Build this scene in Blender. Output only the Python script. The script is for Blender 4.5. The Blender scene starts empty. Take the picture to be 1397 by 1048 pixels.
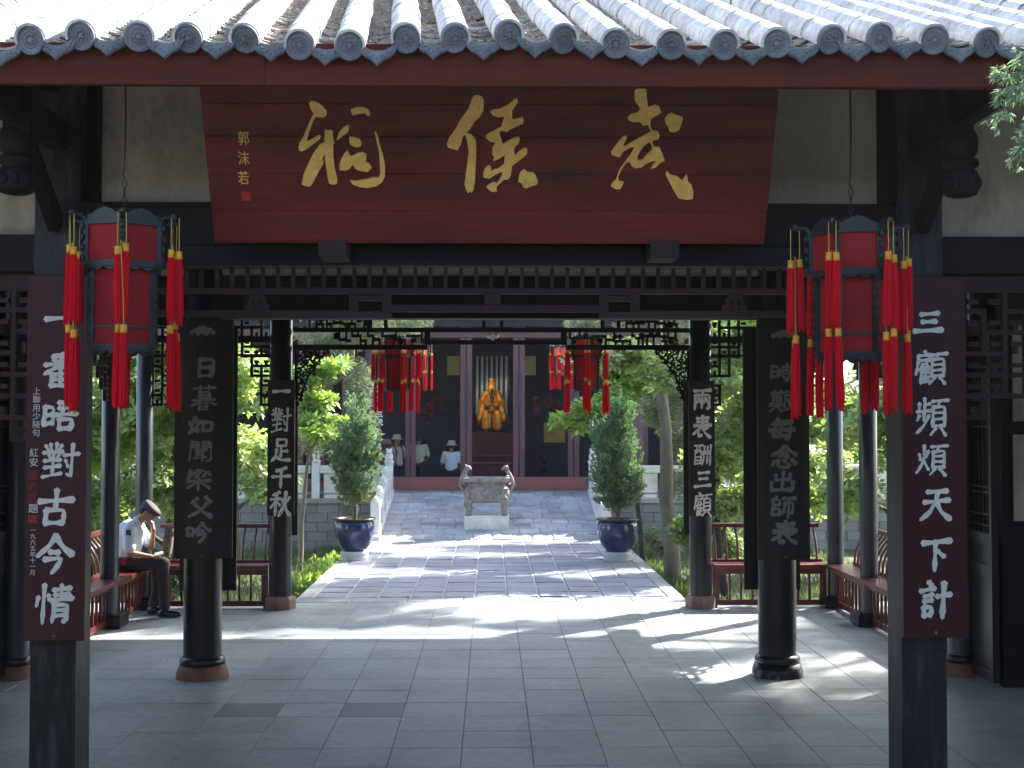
import bpy, bmesh, math, random
import numpy as np
from mathutils import Vector, Matrix, Euler
from mathutils.geometry import tessellate_polygon

# ---------------------------------------------------------------- camera, sky, sun
sc = bpy.context.scene
C = sc.collection
EYE = Vector((0, 0, 2.4))
cd = bpy.data.cameras.new('camera'); cam = bpy.data.objects.new('camera', cd); C.objects.link(cam)
cam.location = EYE
cam.rotation_euler = (math.radians(90 + 1.669), 0, math.radians(-0.933))
cd.sensor_width = 36; cd.lens = 45.1; cd.clip_start = .1; cd.clip_end = 900
sc.camera = cam
SUN_EL, SUN_DX, SUN_DY = math.radians(41), .72, .69
w = bpy.data.worlds.new('World'); sc.world = w; w.use_nodes = True
nt = w.node_tree; bg = nt.nodes['Background']
sky = nt.nodes.new('ShaderNodeTexSky'); sky.sky_type = 'NISHITA'; sky.sun_disc = False
sky.sun_elevation = SUN_EL; sky.sun_rotation = math.atan2(SUN_DX, SUN_DY)
sky.air_density = 1.2; sky.dust_density = 2.5; sky.altitude = 300
nt.links.new(sky.outputs[0], bg.inputs[0]); bg.inputs[1].default_value = .15
sd = bpy.data.lights.new('sun', 'SUN'); sd.energy = 5; sd.angle = math.radians(.55); sd.color = (1, .95, .87)
so = bpy.data.objects.new('sun', sd); C.objects.link(so)
sv = Vector((SUN_DX, SUN_DY, 0)).normalized() * math.cos(SUN_EL) + Vector((0, 0, math.sin(SUN_EL)))
so.rotation_euler = sv.to_track_quat('Z', 'Y').to_euler(); so.location = (10, 10, 30)
sc.view_settings.view_transform = 'Standard'; sc.view_settings.look = 'None'
sc.view_settings.exposure = 2.05; sc.view_settings.gamma = 1
sc.render.engine = 'CYCLES'
sc.cycles.max_bounces = 8; sc.cycles.diffuse_bounces = 5; sc.cycles.transparent_max_bounces = 6

R = random.Random(7)
PI = math.pi

# ---------------------------------------------------------------- helpers
_ROT = cam.rotation_euler.to_matrix()
def ray(px, py):
    return _ROT @ Vector(((px - 698.5) / 1750, -(py - 524) / 1750, -1))
def at(px, py, Y):
    d = ray(px, py); return EYE + d * (Y / d.y)
def zat(py, Y, px=670): return at(px, py, Y).z
def xat(px, Y, py=575): return at(px, py, Y).x

class MB:
    def __init__(s): s.v = []; s.f = []; s.sm = []
    def add(s, vs, fs, smooth=False):
        n = len(s.v); s.v += [tuple(v) for v in vs]
        s.f += [tuple(i + n for i in f) for f in fs]; s.sm += [smooth] * len(fs)
        return s
    def box(s, x0, x1, y0, y1, z0, z1, M=None):
        vs = [Vector((x, y, z)) for z in (z0, z1) for x, y in ((x0, y0), (x1, y0), (x1, y1), (x0, y1))]
        if M: vs = [M @ v for v in vs]
        return s.add(vs, [(3, 2, 1, 0), (4, 5, 6, 7), (0, 1, 5, 4), (1, 2, 6, 5), (2, 3, 7, 6), (3, 0, 4, 7)])
    def cbox(s, x0, x1, y0, y1, z0, z1, c=.005, M=None):
        # box with chamfered edges
        vs = []
        for z, k in ((z0, c), (z0 + c, 0), (z1 - c, 0), (z1, c)):
            if k: ring = [(x0 + c + 0, y0 + c), (x1 - c, y0 + c), (x1 - c, y1 - c), (x0 + c, y1 - c)]
            else: ring = [(x0, y0), (x1, y0), (x1, y1), (x0, y1)]
            vs += [Vector((x, y, z)) for x, y in ring]
        if M: vs = [M @ v for v in vs]
        fs = [(3, 2, 1, 0), (12, 13, 14, 15)]
        for r in range(3):
            for i in range(4):
                j = (i + 1) % 4; fs.append((r * 4 + i, r * 4 + j, r * 4 + 4 + j, r * 4 + 4 + i))
        return s.add(vs, fs)
    def bar(s, p, q, wd, h, up=Vector((0, 0, 1))):
        p = Vector(p); q = Vector(q); d = (q - p).normalized()
        if abs(d.dot(up)) > .98: up = Vector((0, 1, 0))
        a = d.cross(up).normalized() * wd / 2; b = a.cross(d).normalized() * h / 2
        vs = [p - a - b, p + a - b, p + a + b, p - a + b, q - a - b, q + a - b, q + a + b, q - a + b]
        return s.add(vs, [(0, 1, 2, 3), (7, 6, 5, 4), (0, 4, 5, 1), (1, 5, 6, 2), (2, 6, 7, 3), (3, 7, 4, 0)])
    def tube(s, pts, rad, n=8, caps=True, smooth=True):
        pts = [Vector(p) for p in pts]
        if not hasattr(rad, '__len__'): rad = [rad] * len(pts)
        N = len(s.v); vs = []; fs = []
        prev = None
        for i, p in enumerate(pts):
            d = (pts[min(i + 1, len(pts) - 1)] - pts[max(i - 1, 0)]).normalized()
            if prev is None: a = d.orthogonal().normalized()
            else:
                a = prev - d * prev.dot(d)
                a = a.normalized() if a.length > 1e-6 else d.orthogonal().normalized()
            prev = a; b = d.cross(a)
            for k in range(n):
                t = 2 * PI * k / n
                vs.append(p + (a * math.cos(t) + b * math.sin(t)) * rad[i])
        for i in range(len(pts) - 1):
            for k in range(n):
                k2 = (k + 1) % n
                fs.append((i * n + k, i * n + k2, (i + 1) * n + k2, (i + 1) * n + k))
        s.add(vs, fs, smooth)
        if caps:
            m = len(pts) - 1
            s.add(vs[:n], [tuple(range(n))[::-1]]); s.add(vs[m * n:], [tuple(range(n))])
        return s
    def lathe(s, prof, n=24, c=(0, 0, 0), smooth=True, M=None):
        vs = []; fs = []; c = Vector(c)
        for r, z in prof:
            for k in range(n):
                t = 2 * PI * k / n; v = Vector((r * math.cos(t), r * math.sin(t), z))
                if M: v = M @ v
                vs.append(c + v)
        for i in range(len(prof) - 1):
            for k in range(n):
                k2 = (k + 1) % n; fs.append((i * n + k, i * n + k2, (i + 1) * n + k2, (i + 1) * n + k))
        return s.add(vs, fs, smooth)
    def prism(s, outline, d, holes=(), M=None):
        # outline in (x,z); front face at y=0 (towards -y), back at y=d
        loops = [[Vector((a, 0, b)) for a, b in outline]] + [[Vector((a, 0, b)) for a, b in h] for h in holes]
        tris = tessellate_polygon(loops)
        flat = [v for l in loops for v in l]
        n = len(flat); vs = flat + [v + Vector((0, d, 0)) for v in flat]
        fs = []
        for t in tris:
            a, b, c = (flat[i] for i in t)
            nn = (b - a).cross(c - a)
            t = tuple(t) if nn.y < 0 else tuple(t[::-1])
            fs.append(t); fs.append(tuple(i + n for i in t[::-1]))
        o = 0
        for l in loops:
            m = len(l)
            for i in range(m):
                j = (i + 1) % m; fs.append((o + i, o + j, o + j + n, o + i + n))
            o += m
        if M: vs = [M @ v for v in vs]
        return s.add(vs, fs)
    def sphere(s, c, r, n=10, m=7, sc_=(1, 1, 1)):
        prof = [(max(1e-4, math.sin(PI * i / m)) * r, -math.cos(PI * i / m) * r) for i in range(m + 1)]
        return s.lathe(prof, n, c, True, Matrix.Diagonal((*sc_, 1)))
    def mesh(s, name, m):
        me = bpy.data.meshes.new(name); me.from_pydata(s.v, [], s.f)
        me.polygons.foreach_set('use_smooth', s.sm)
        for x in (m if isinstance(m, (list, tuple)) else [m]): me.materials.append(x)
        me.update(); return me
    def build(s, name, m, parent=None, loc=None, kind=None):
        return link(name, s.mesh(name, m), parent, loc, kind=kind)

def link(name, data, parent=None, loc=None, rot=None, kind=None):
    o = bpy.data.objects.new(name, data); C.objects.link(o)
    if parent: o.parent = parent
    if loc is not None: o.location = loc
    if rot is not None: o.rotation_euler = rot
    if kind: o['kind'] = kind
    return o
def tag(o, label=None, cat=None, group=None, kind=None):
    if label: o['label'] = label
    if cat: o['category'] = cat
    if group: o['group'] = group
    if kind: o['kind'] = kind
    return o
def thing(name, label, cat, loc=(0, 0, 0), rz=0, group=None):
    o = bpy.data.objects.new(name, None); C.objects.link(o); o.empty_display_size = .2
    o.location = loc; o.rotation_euler = (0, 0, rz); return tag(o, label, cat, group)
def copy_tree(o, parent=None, top=None, **kw):
    kids = top if top is not None else KIDS()
    c = o.copy(); C.objects.link(c); c.parent = parent
    for ch in kids.get(o.name, []): copy_tree(ch, c, kids)
    return c
def KIDS():
    d = {}
    for ob in C.objects:
        if ob.parent: d.setdefault(ob.parent.name, []).append(ob)
    return d

# ---------------------------------------------------------------- materials
def mat(name, col, rough=.6, var=.15, scale=3, bump=0, bscale=None, spec=.5, coat=0, objvar=0, island=0, stain=None,
        stretch=(1, 1, 1), metal=0, trans=0, emis=None, fine=0, stain_scale=1.2, stain_amt=.6):
    m = bpy.data.materials.new(name); m.use_nodes = True; t = m.node_tree; N = t.nodes; L = t.links
    b = N['Principled BSDF']; out = N['Material Output']
    b.inputs['Roughness'].default_value = rough; b.inputs['Metallic'].default_value = metal
    b.inputs['Specular IOR Level'].default_value = spec; b.inputs['Coat Weight'].default_value = coat
    b.inputs['Coat Roughness'].default_value = .12
    geo = N.new('ShaderNodeNewGeometry')
    mp = N.new('ShaderNodeMapping'); mp.inputs['Scale'].default_value = stretch
    L.new(geo.outputs['Position'], mp.inputs['Vector'])
    no = N.new('ShaderNodeTexNoise'); no.inputs['Scale'].default_value = scale; no.inputs['Detail'].default_value = 8
    no.inputs['Roughness'].default_value = .62
    L.new(mp.outputs[0], no.inputs['Vector'])
    mr = N.new('ShaderNodeMapRange'); mr.inputs[1].default_value = .3; mr.inputs[2].default_value = .7
    mr.inputs[3].default_value = 1 - var; mr.inputs[4].default_value = 1 + var
    L.new(no.outputs[0], mr.inputs[0])
    fac = mr.outputs[0]
    def mul(a, bb):
        k = N.new('ShaderNodeMath'); k.operation = 'MULTIPLY'; L.new(a, k.inputs[0]); L.new(bb, k.inputs[1]); return k.outputs[0]
    def spread(sock, amt):
        k = N.new('ShaderNodeMapRange'); k.inputs[3].default_value = 1 - amt; k.inputs[4].default_value = 1 + amt
        L.new(sock, k.inputs[0]); return k.outputs[0]
    if fine:
        n2 = N.new('ShaderNodeTexNoise'); n2.inputs['Scale'].default_value = scale * 14; n2.inputs['Detail'].default_value = 6
        L.new(mp.outputs[0], n2.inputs['Vector']); fac = mul(fac, spread(n2.outputs[0], fine * 2))
    if objvar:
        oi = N.new('ShaderNodeObjectInfo'); fac = mul(fac, spread(oi.outputs['Random'], objvar))
    if island: fac = mul(fac, spread(geo.outputs['Random Per Island'], island))
    hs = N.new('ShaderNodeVectorMath'); hs.operation = 'SCALE'; hs.inputs[0].default_value = col[:3]; L.new(fac, hs.inputs['Scale'])
    colout = hs.outputs[0]
    if stain:
        n3 = N.new('ShaderNodeTexNoise'); n3.inputs['Scale'].default_value = stain_scale; n3.inputs['Detail'].default_value = 9
        n3.inputs['Roughness'].default_value = .7; L.new(mp.outputs[0], n3.inputs['Vector'])
        r3 = N.new('ShaderNodeMapRange'); r3.inputs[1].default_value = .48; r3.inputs[2].default_value = .68
        r3.inputs[4].default_value = stain_amt; L.new(n3.outputs[0], r3.inputs[0])
        mx = N.new('ShaderNodeMix'); mx.data_type = 'RGBA'; L.new(r3.outputs[0], mx.inputs[0])
        L.new(colout, mx.inputs[6]); mx.inputs[7].default_value = (*stain, 1); colout = mx.outputs[2]
    L.new(colout, b.inputs['Base Color'])
    if rough < .9:
        rr = N.new('ShaderNodeMapRange'); rr.inputs[3].default_value = max(.04, rough - .12); rr.inputs[4].default_value = min(1, rough + .14)
        L.new(no.outputs[0], rr.inputs[0]); L.new(rr.outputs[0], b.inputs['Roughness'])
    if bump:
        nb = N.new('ShaderNodeTexNoise'); nb.inputs['Scale'].default_value = bscale or scale * 6; nb.inputs['Detail'].default_value = 7
        L.new(mp.outputs[0], nb.inputs['Vector'])
        bp = N.new('ShaderNodeBump'); bp.inputs['Strength'].default_value = min(1, bump * 20 if bump < .05 else 1)
        bp.inputs['Distance'].default_value = bump; L.new(nb.outputs[0], bp.inputs['Height']); L.new(bp.outputs[0], b.inputs['Normal'])
    if trans:
        tr = N.new('ShaderNodeBsdfTranslucent'); ms = N.new('ShaderNodeMixShader'); ms.inputs[0].default_value = trans
        sc2 = N.new('ShaderNodeVectorMath'); sc2.operation = 'MULTIPLY'; sc2.inputs[1].default_value = (1.35, 1.4, .85)
        L.new(colout, sc2.inputs[0]); L.new(sc2.outputs[0], tr.inputs['Color'])
        L.new(b.outputs[0], ms.inputs[1]); L.new(tr.outputs[0], ms.inputs[2]); L.new(ms.outputs[0], out.inputs['Surface'])
    if emis:
        b.inputs['Emission Color'].default_value = (*emis[:3], 1); b.inputs['Emission Strength'].default_value = emis[3]
    return m
M = {}
def dm(k, *a, **kw): M[k] = mat(k, *a, **kw)
dm('black_lacquer', (.009, .009, .013), .32, .4, 2.5, bump=.002, coat=.12, spec=.35, stretch=(1, 1, .25), stain=(.02, .021, .026), stain_scale=5, stain_amt=.5)
dm('post_lacquer', (.014, .015, .020), .45, .45, 3, bump=.003, coat=0, spec=.3, stretch=(1, 1, .2), stain=(.09, .09, .10), stain_scale=11, stain_amt=.55)
dm('lit_column_lacquer', (.026, .032, .046), .3, .4, 2.5, bump=.002, coat=.35, stretch=(1, 1, .25), stain=(.05, .055, .065), stain_scale=5)  # lighter, bluer copy of the black lacquer; side light put into the colour
dm('dark_wood', (.009, .0065, .008), .6, .35, 3, bump=.003, spec=.2, stretch=(.4, 1, 1))
dm('blue_black_wood', (.007, .008, .014), .6, .3, 3, bump=.002, spec=.2, stretch=(.3, 1, 1))
dm('lattice_wood', (.028, .013, .013), .6, .3, 4, bump=.002, spec=.25)
dm('fascia_red', (.085, .013, .010), .65, spec=.15, var=.35, scale=1.5, bump=.003, stretch=(.3, 1, 5), stain=(.03, .008, .008), stain_scale=3, fine=.2, objvar=.12) if True else dm('fascia_old', (.13, .026, .018), .5, .35, 1.5, bump=.003, stretch=(.3, 1, 5), stain=(.05, .014, .014), stain_scale=3, fine=.12)
dm('plaque_red', (.125, .014, .012), .5, .35, 1.2, bump=.0012, stretch=(.35, 1, 4), stain=(.035, .012, .018), stain_scale=2.0, coat=0, spec=.25, stain_amt=.85, fine=.22, objvar=.12)
dm('board_red', (.040, .009, .011), .5, .2, 2, bump=.001, spec=.3, stretch=(3, 3, .3), coat=.1)
dm('board_brown', (.011, .007, .007), .55, .2, 2, bump=.001, stretch=(3, 3, .3))
dm('bench_red', (.13, .022, .020), .34, .3, 3, bump=.002, coat=.3, stain=(.05, .015, .015), stain_scale=4)
dm('gold', (.78, .50, .13), .5, .2, 14, metal=.15, bump=.002, fine=.15)
dm('white_paint', (.66, .66, .62), .6, .1, 9, fine=.1)
dm('grey_paint', (.24, .235, .225), .6, .15, 9)
dm('seal_red', (.42, .02, .02), .6, .2, 9)
dm('dim_red_paint', (.24, .015, .018), .6, .2, 9)
dm('plaster', (.50, .46, .39), .9, .16, 2.2, bump=.004, stain=(.14, .125, .10), stain_scale=2.2, stain_amt=.75, stretch=(1, 1, .5), fine=.1)
dm('roof_tile', (.50, .495, .50), .85, .3, 9, bump=.007, bscale=45, objvar=.12, stain=(.20, .20, .21), stain_scale=16, stain_amt=.6, fine=.3)
dm('shaded_tile_face', (.135, .150, .178), .85, .25, 8, bump=.012, bscale=55, objvar=.22, stain=(.08, .085, .10), stain_scale=18, fine=.3)  # tile ends turned from the sun; their blue-grey shade is in the colour
dm('pan_tile', (.33, .31, .30), .9, .3, 5, bump=.008, bscale=30, objvar=.35, stain=(.10, .08, .065), stain_scale=9, fine=.3)
dm('litter', (.36, .28, .20), .9, .35, 10, island=.7)
dm('floor_tile', (.31, .34, .34), .50, .2, .9, bump=.0016, bscale=30, objvar=.10, stain=(.165, .185, .19), stain_scale=.8, stain_amt=.7, fine=.14)
dm('floor_tile_dark', (.15, .16, .165), .5, .2, 1.5, bump=.0016, bscale=30, fine=.1)
dm('grout', (.15, .155, .155), .9, .3, 5)
dm('paving', (.26, .27, .30), .6, .3, 2.2, bump=.012, bscale=12, objvar=.16, stain=(.15, .155, .175), stain_scale=2.2, stain_amt=.65, fine=.25)
dm('path_joint', (.40, .40, .40), .9, .3, 5)
dm('kerb_stone', (.34, .33, .31), .75, .2, 3, bump=.006, objvar=.12, fine=.2)
dm('brick_grey', (.25, .25, .245), .88, .18, 3, bump=.008, bscale=30, objvar=.22, stain=(.15, .15, .13), stain_scale=1.5, fine=.15)
dm('cream_stone', (.78, .73, .62), .8, .12, 2, bump=.004, stain=(.33, .31, .27), stain_scale=2.2, fine=.1)
dm('white_stone', (.76, .74, .71), .75, .12, 3, bump=.006, stain=(.5, .48, .45), stain_scale=4, fine=.12)
dm('base_stone', (.24, .15, .12), .7, .3, 5, bump=.01, fine=.2)
dm('base_orange', (.20, .085, .05), .65, .3, 6, bump=.008, stain=(.09, .045, .035), stain_scale=6, fine=.2)
dm('burner_iron', (.27, .245, .22), .6, .35, 6, bump=.012, bscale=25, metal=.25, stain=(.13, .11, .09), stain_scale=9, fine=.2)
dm('pot_blue', (.012, .026, .105), .16, .5, 5, coat=.6, bump=.003, stain=(.035, .03, .04), stain_scale=9)
dm('pot_rim', (.035, .022, .018), .3, .3, 6)
dm('pot_ring', (.60, .60, .60), .4, .1, 8, objvar=.2)
dm('soil', (.05, .045, .03), .95, .4, 6, bump=.02)
dm('ground', (.075, .085, .035), .95, .4, .6, bump=.03, fine=.4)
dm('grass', (.12, .16, .07), .7, .3, 1, island=.4, trans=.35)
dm('court', (.16, .16, .16), .7, .2, 1, bump=.003)
dm('sunlit_ramp_paving', (.40, .40, .42), .6, .3, 2.2, bump=.012, bscale=12, objvar=.18, stain=(.15, .15, .17), stain_scale=2.6, stain_amt=.7, fine=.25, stretch=(.45, 1, 1))  # path stone made paler; sunlight on the ramp is put into the colour
dm('leaf_bright', (.30, .39, .15), .32, .25, .8, island=.45, trans=.45, spec=.7)
dm('leaf_mid', (.26, .35, .14), .3, .25, .8, island=.5, trans=.42, spec=.8)
dm('leaf_pale', (.26, .38, .09), .45, .25, 1, island=.35, trans=.45)
dm('leaf_dark', (.05, .10, .035), .4, .3, .8, island=.5, trans=.25)
dm('needle_blue', (.19, .30, .19), .6, .3, 3, island=.4, trans=.3)
dm('needle_grey', (.20, .23, .15), .7, .35, 2, island=.4, trans=.3)
dm('needle_yellow', (.24, .24, .09), .7, .3, 3, island=.4, trans=.3)
dm('bark', (.16, .13, .10), .9, .35, 5, bump=.03, bscale=14, stretch=(1, 1, .3), fine=.3)
dm('bark_dark', (.055, .045, .038), .9, .3, 5, bump=.02, bscale=14, stretch=(1, 1, .3))
dm('stake_wood', (.20, .165, .125), .85, .3, 5, bump=.01, stretch=(1, 1, .3))
dm('lantern_frame', (.015, .018, .022), .45, .3, 8, bump=.002)
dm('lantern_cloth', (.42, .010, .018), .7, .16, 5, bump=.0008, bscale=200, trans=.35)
dm('lantern_pink', (.62, .10, .10), .8, .15, 5, trans=.35)  # faded paler cloth of the hall lanterns, sunlight put into the colour
dm('tassel_red', (.55, .004, .014), .85, .28, 30, spec=.15, bump=.004, bscale=240, stretch=(1, 1, .04))
dm('tassel_gold', (.72, .33, .02), .45, .3, 25)
dm('cord_gold', (.55, .40, .06), .6, .2, 10)
dm('wire', (.02, .018, .016), .6, .1, 5)
dm('hall_red', (.11, .048, .056), .5, .25, 3, bump=.002, stretch=(1, 1, .3))
dm('sill_red', (.30, .095, .085), .6, .25, 3, bump=.004, stretch=(.3, 1, 1), stain=(.15, .06, .055), stain_scale=3)
dm('hall_haze_dark', (.035, .038, .065), .7, .3, 2)  # bluish haze veil inside the hall put into this colour
dm('hall_haze_blue', (.045, .05, .085), .7, .3, 2)  # haze over the hall front tinted into the wood colour
dm('statue_gold', (.62, .27, .035), .4, .45, 7, metal=.35, bump=.02, bscale=14, stain=(.16, .05, .015), stain_scale=6)
dm('statue_skin', (.9, .50, .13), .5, .1, 10, metal=.3)
dm('curtain', (.70, .76, .82), .8, .2, 4)
dm('curtain_blue', (.09, .11, .16), .8, .2, 4)
dm('drape_red', (.085, .014, .02), .8, .3, 4)
dm('drape_olive', (.26, .25, .10), .8, .25, 14)
dm('cloth_yellow', (.25, .17, .05), .8, .3, 6)
dm('skin', (.36, .19, .125), .5, .08, 10)
dm('shirt_white', (.62, .70, .78), .8, .06, 14, bump=.006, bscale=18)
dm('trousers_dark', (.032, .024, .028), .8, .2, 14, bump=.006, bscale=18)
dm('cap_dark', (.045, .034, .045), .75, .2, 14)
dm('hair', (.012, .01, .01), .6, .2, 30)
dm('shoe', (.014, .014, .022), .16, .2, 8, coat=.5)
dm('badge_navy', (.02, .04, .06), .6, .2, 8)
dm('beige_cloth', (.46, .41, .33), .8, .12, 14, bump=.004, bscale=20)
dm('pink_cloth', (.34, .16, .17), .8, .12, 14)
dm('navy_cloth', (.02, .025, .04), .8, .12, 14)
dm('paper', (.7, .7, .68), .7, .05, 9)

# ---------------------------------------------------------------- brush lettering (strokes on a 0..100 grid, y down)
YE = "46,12 96,8/70,10 64,24/52,26 52,76/52,27 88,24 88,74/54,42 86,40/54,57 86,56/52,74 88,72/62,78 46,96/76,78 94,98"
GL = {
'一': "8,54 50,47 92,50", '三': "22,20 80,16/28,50 74,46/6,86 94,78", '下': "6,20 94,14/48,16 48,98/54,42 76,60",
'天': "20,16 84,11/10,46 92,38/52,12 48,42 32,74 6,96/50,44 66,74 96,94",
'計': "24,4 34,13/2,30 46,20/14,42 40,38/14,56 40,52/14,70 16,94/14,71 40,68 38,92/18,91 38,89/52,44 98,36/74,6 74,98",
'煩': "8,36 14,52/38,26 32,42/24,8 24,44 18,66 4,90/24,56 40,82/" + YE,
'頻': "24,4 24,36/25,20 42,17/8,18 9,38/2,38 46,34/24,38 25,60/10,50 4,62/40,48 26,72 4,92/" + YE,
'顧': "26,2 32,10/8,16 44,13/8,16 8,34/44,13 43,28/9,30 43,27/8,34 2,70/24,38 12,60/20,52 20,96/34,36 38,46/20,52 44,50/20,66 42,64/20,79 42,77/20,93 46,90/32,50 32,92/" + YE,
'番': "66,4 26,14/30,20 38,30/66,16 58,28/6,38 94,32/50,12 50,56/46,40 6,62/54,40 94,60/24,62 24,96/24,63 76,60 76,94/26,77 74,76/50,62 50,92/25,93 75,92",
'晤': "10,26 8,80/10,27 34,25 34,78/12,51 32,50/11,77 33,75/46,14 92,10/64,13 58,48/48,32 84,30 80,48/40,52 98,47/52,62 52,94/52,63 86,61 84,92/53,91 85,90",
'對': "20,4 22,24/36,4 35,24/6,10 14,22/50,8 42,22/2,28 54,25/16,32 20,42/44,30 38,42/6,48 50,45/29,28 29,84/8,66 48,60/2,92 54,80/58,36 99,30/80,4 80,92 68,84/62,48 70,64",
'古': "4,34 96,28/50,2 50,54/26,56 26,94/26,57 76,55 74,92/27,92 75,91",
'今': "50,2 34,28 2,56/52,8 72,34 98,52/34,46 62,45/22,64 72,60 58,80 44,98",
'情': "8,34 4,56/34,28 40,42/22,2 22,98/48,16 94,12/52,28 90,25/42,42 99,36/70,2 70,38/52,52 50,96/52,53 88,51 88,92 78,94/54,66 86,64/54,79 86,78",
'日': "24,8 24,92/24,9 78,7 78,90/28,48 74,47/25,88 77,87",
'暮': "6,14 94,10/32,3 33,20/68,2 66,19/28,26 28,50/28,27 72,25 72,50/29,38 71,37/29,49 71,48/6,60 94,56/48,50 34,66 4,80/56,58 74,68 98,78/34,72 34,98/34,73 66,71 66,97/35,85 65,84/35,96 66,95",
'如': "26,6 16,42 8,58 44,84/44,30 34,66 2,96/2,38 50,32/60,34 60,84/60,35 94,32 92,82/61,80 91,79",
'聞': "10,6 8,96/10,7 42,6 42,32/12,19 41,18/11,32 42,31/58,6 58,32/58,7 90,5 92,92 82,94/59,19 89,18/59,31 89,30/28,44 74,42/36,44 36,78/62,43 62,92/37,55 61,54/37,67 61,66/26,82 76,76",
'梁': "10,8 18,16/6,24 14,32/6,46 22,26/34,10 78,8 72,34 64,38/54,10 48,26 34,42/32,18 38,28/84,16 92,28/4,60 96,54/50,44 50,98/46,60 6,90/54,60 96,88",
'父': "34,6 12,32/64,4 88,26/72,30 48,66 4,96/26,34 56,70 96,96",
'吟': "4,30 8,66/4,31 30,28 28,62/8,63 28,61/62,4 50,26 34,44/64,8 78,28 98,42/56,38 68,46/46,58 82,54 72,76 56,98",
'時': "10,16 10,78/10,17 36,15 36,76/12,46 34,45/11,75 35,74/48,20 92,17/68,4 68,38/42,40 98,36/44,58 98,54/78,40 78,92 68,88/54,68 62,80",
'艱': "4,14 50,12/16,4 17,24/38,3 37,22/12,30 12,46/12,30 42,28 42,44/13,45 42,44/6,60 46,56/27,24 27,76/2,72 52,69/27,74 4,98/30,76 48,94/60,8 60,94 76,84/60,9 92,7 90,42/62,25 90,24/61,42 90,41/92,50 76,62/70,46 80,74 99,96",
'每': "32,4 10,32/24,18 90,15/24,32 18,84/24,33 84,30 78,94 68,96/2,60 99,54/44,40 52,50/40,66 48,76/18,84 82,82",
'念': "50,2 34,22 2,42/52,4 72,24 98,40/42,26 58,32/30,42 66,40 54,56/12,66 4,88/26,62 28,92 64,94 70,80/46,60 54,70/80,60 94,78",
'出': "50,2 50,90/22,16 22,42/22,43 78,41/78,14 78,42/10,54 10,92/10,93 90,90/90,52 90,94",
'師': "24,2 16,14/12,16 12,90/12,17 38,15 38,42/13,41 38,40/13,60 40,58 40,86/13,86 40,84/50,12 98,9/56,32 56,80/56,33 90,31 90,76 82,78/73,12 73,99",
'表': "16,16 84,13/22,30 78,28/4,48 96,43/50,2 50,44/46,46 30,64 2,82/30,62 30,96 48,86/78,52 60,66/50,52 68,78 98,96",
'足': "28,8 30,36/28,9 74,7 72,34/29,34 73,33/50,34 50,86/51,58 80,56/28,50 26,80 4,98/24,82 52,94 98,96",
'千': "72,6 22,20/4,48 96,43/50,16 50,98",
'秋': "44,4 10,16/2,34 50,31/28,12 28,96/26,36 2,68/30,40 48,58/58,30 64,48/94,22 82,42/74,2 72,42 64,70 44,98/74,48 82,74 99,96",
'兩': "4,12 96,8/12,30 12,96/12,31 90,28 90,94 78,90/50,10 50,90/34,42 22,68/34,44 42,62/70,42 58,66/70,44 80,62",
'酬': "4,12 50,9/10,30 10,94/10,31 44,29 44,92/20,12 20,44/34,11 34,42/12,64 42,62/12,78 42,77/11,93 43,91/60,12 58,64 50,96/52,36 54,52/76,14 76,90/66,36 70,50/94,8 94,98/84,34 88,50",
'雲': "4,80 18,60 30,78/20,62 36,40 48,58/40,44 50,24 60,44/52,60 64,40 80,62/70,78 82,60 96,80/30,84 50,70 70,84",
}
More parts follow.
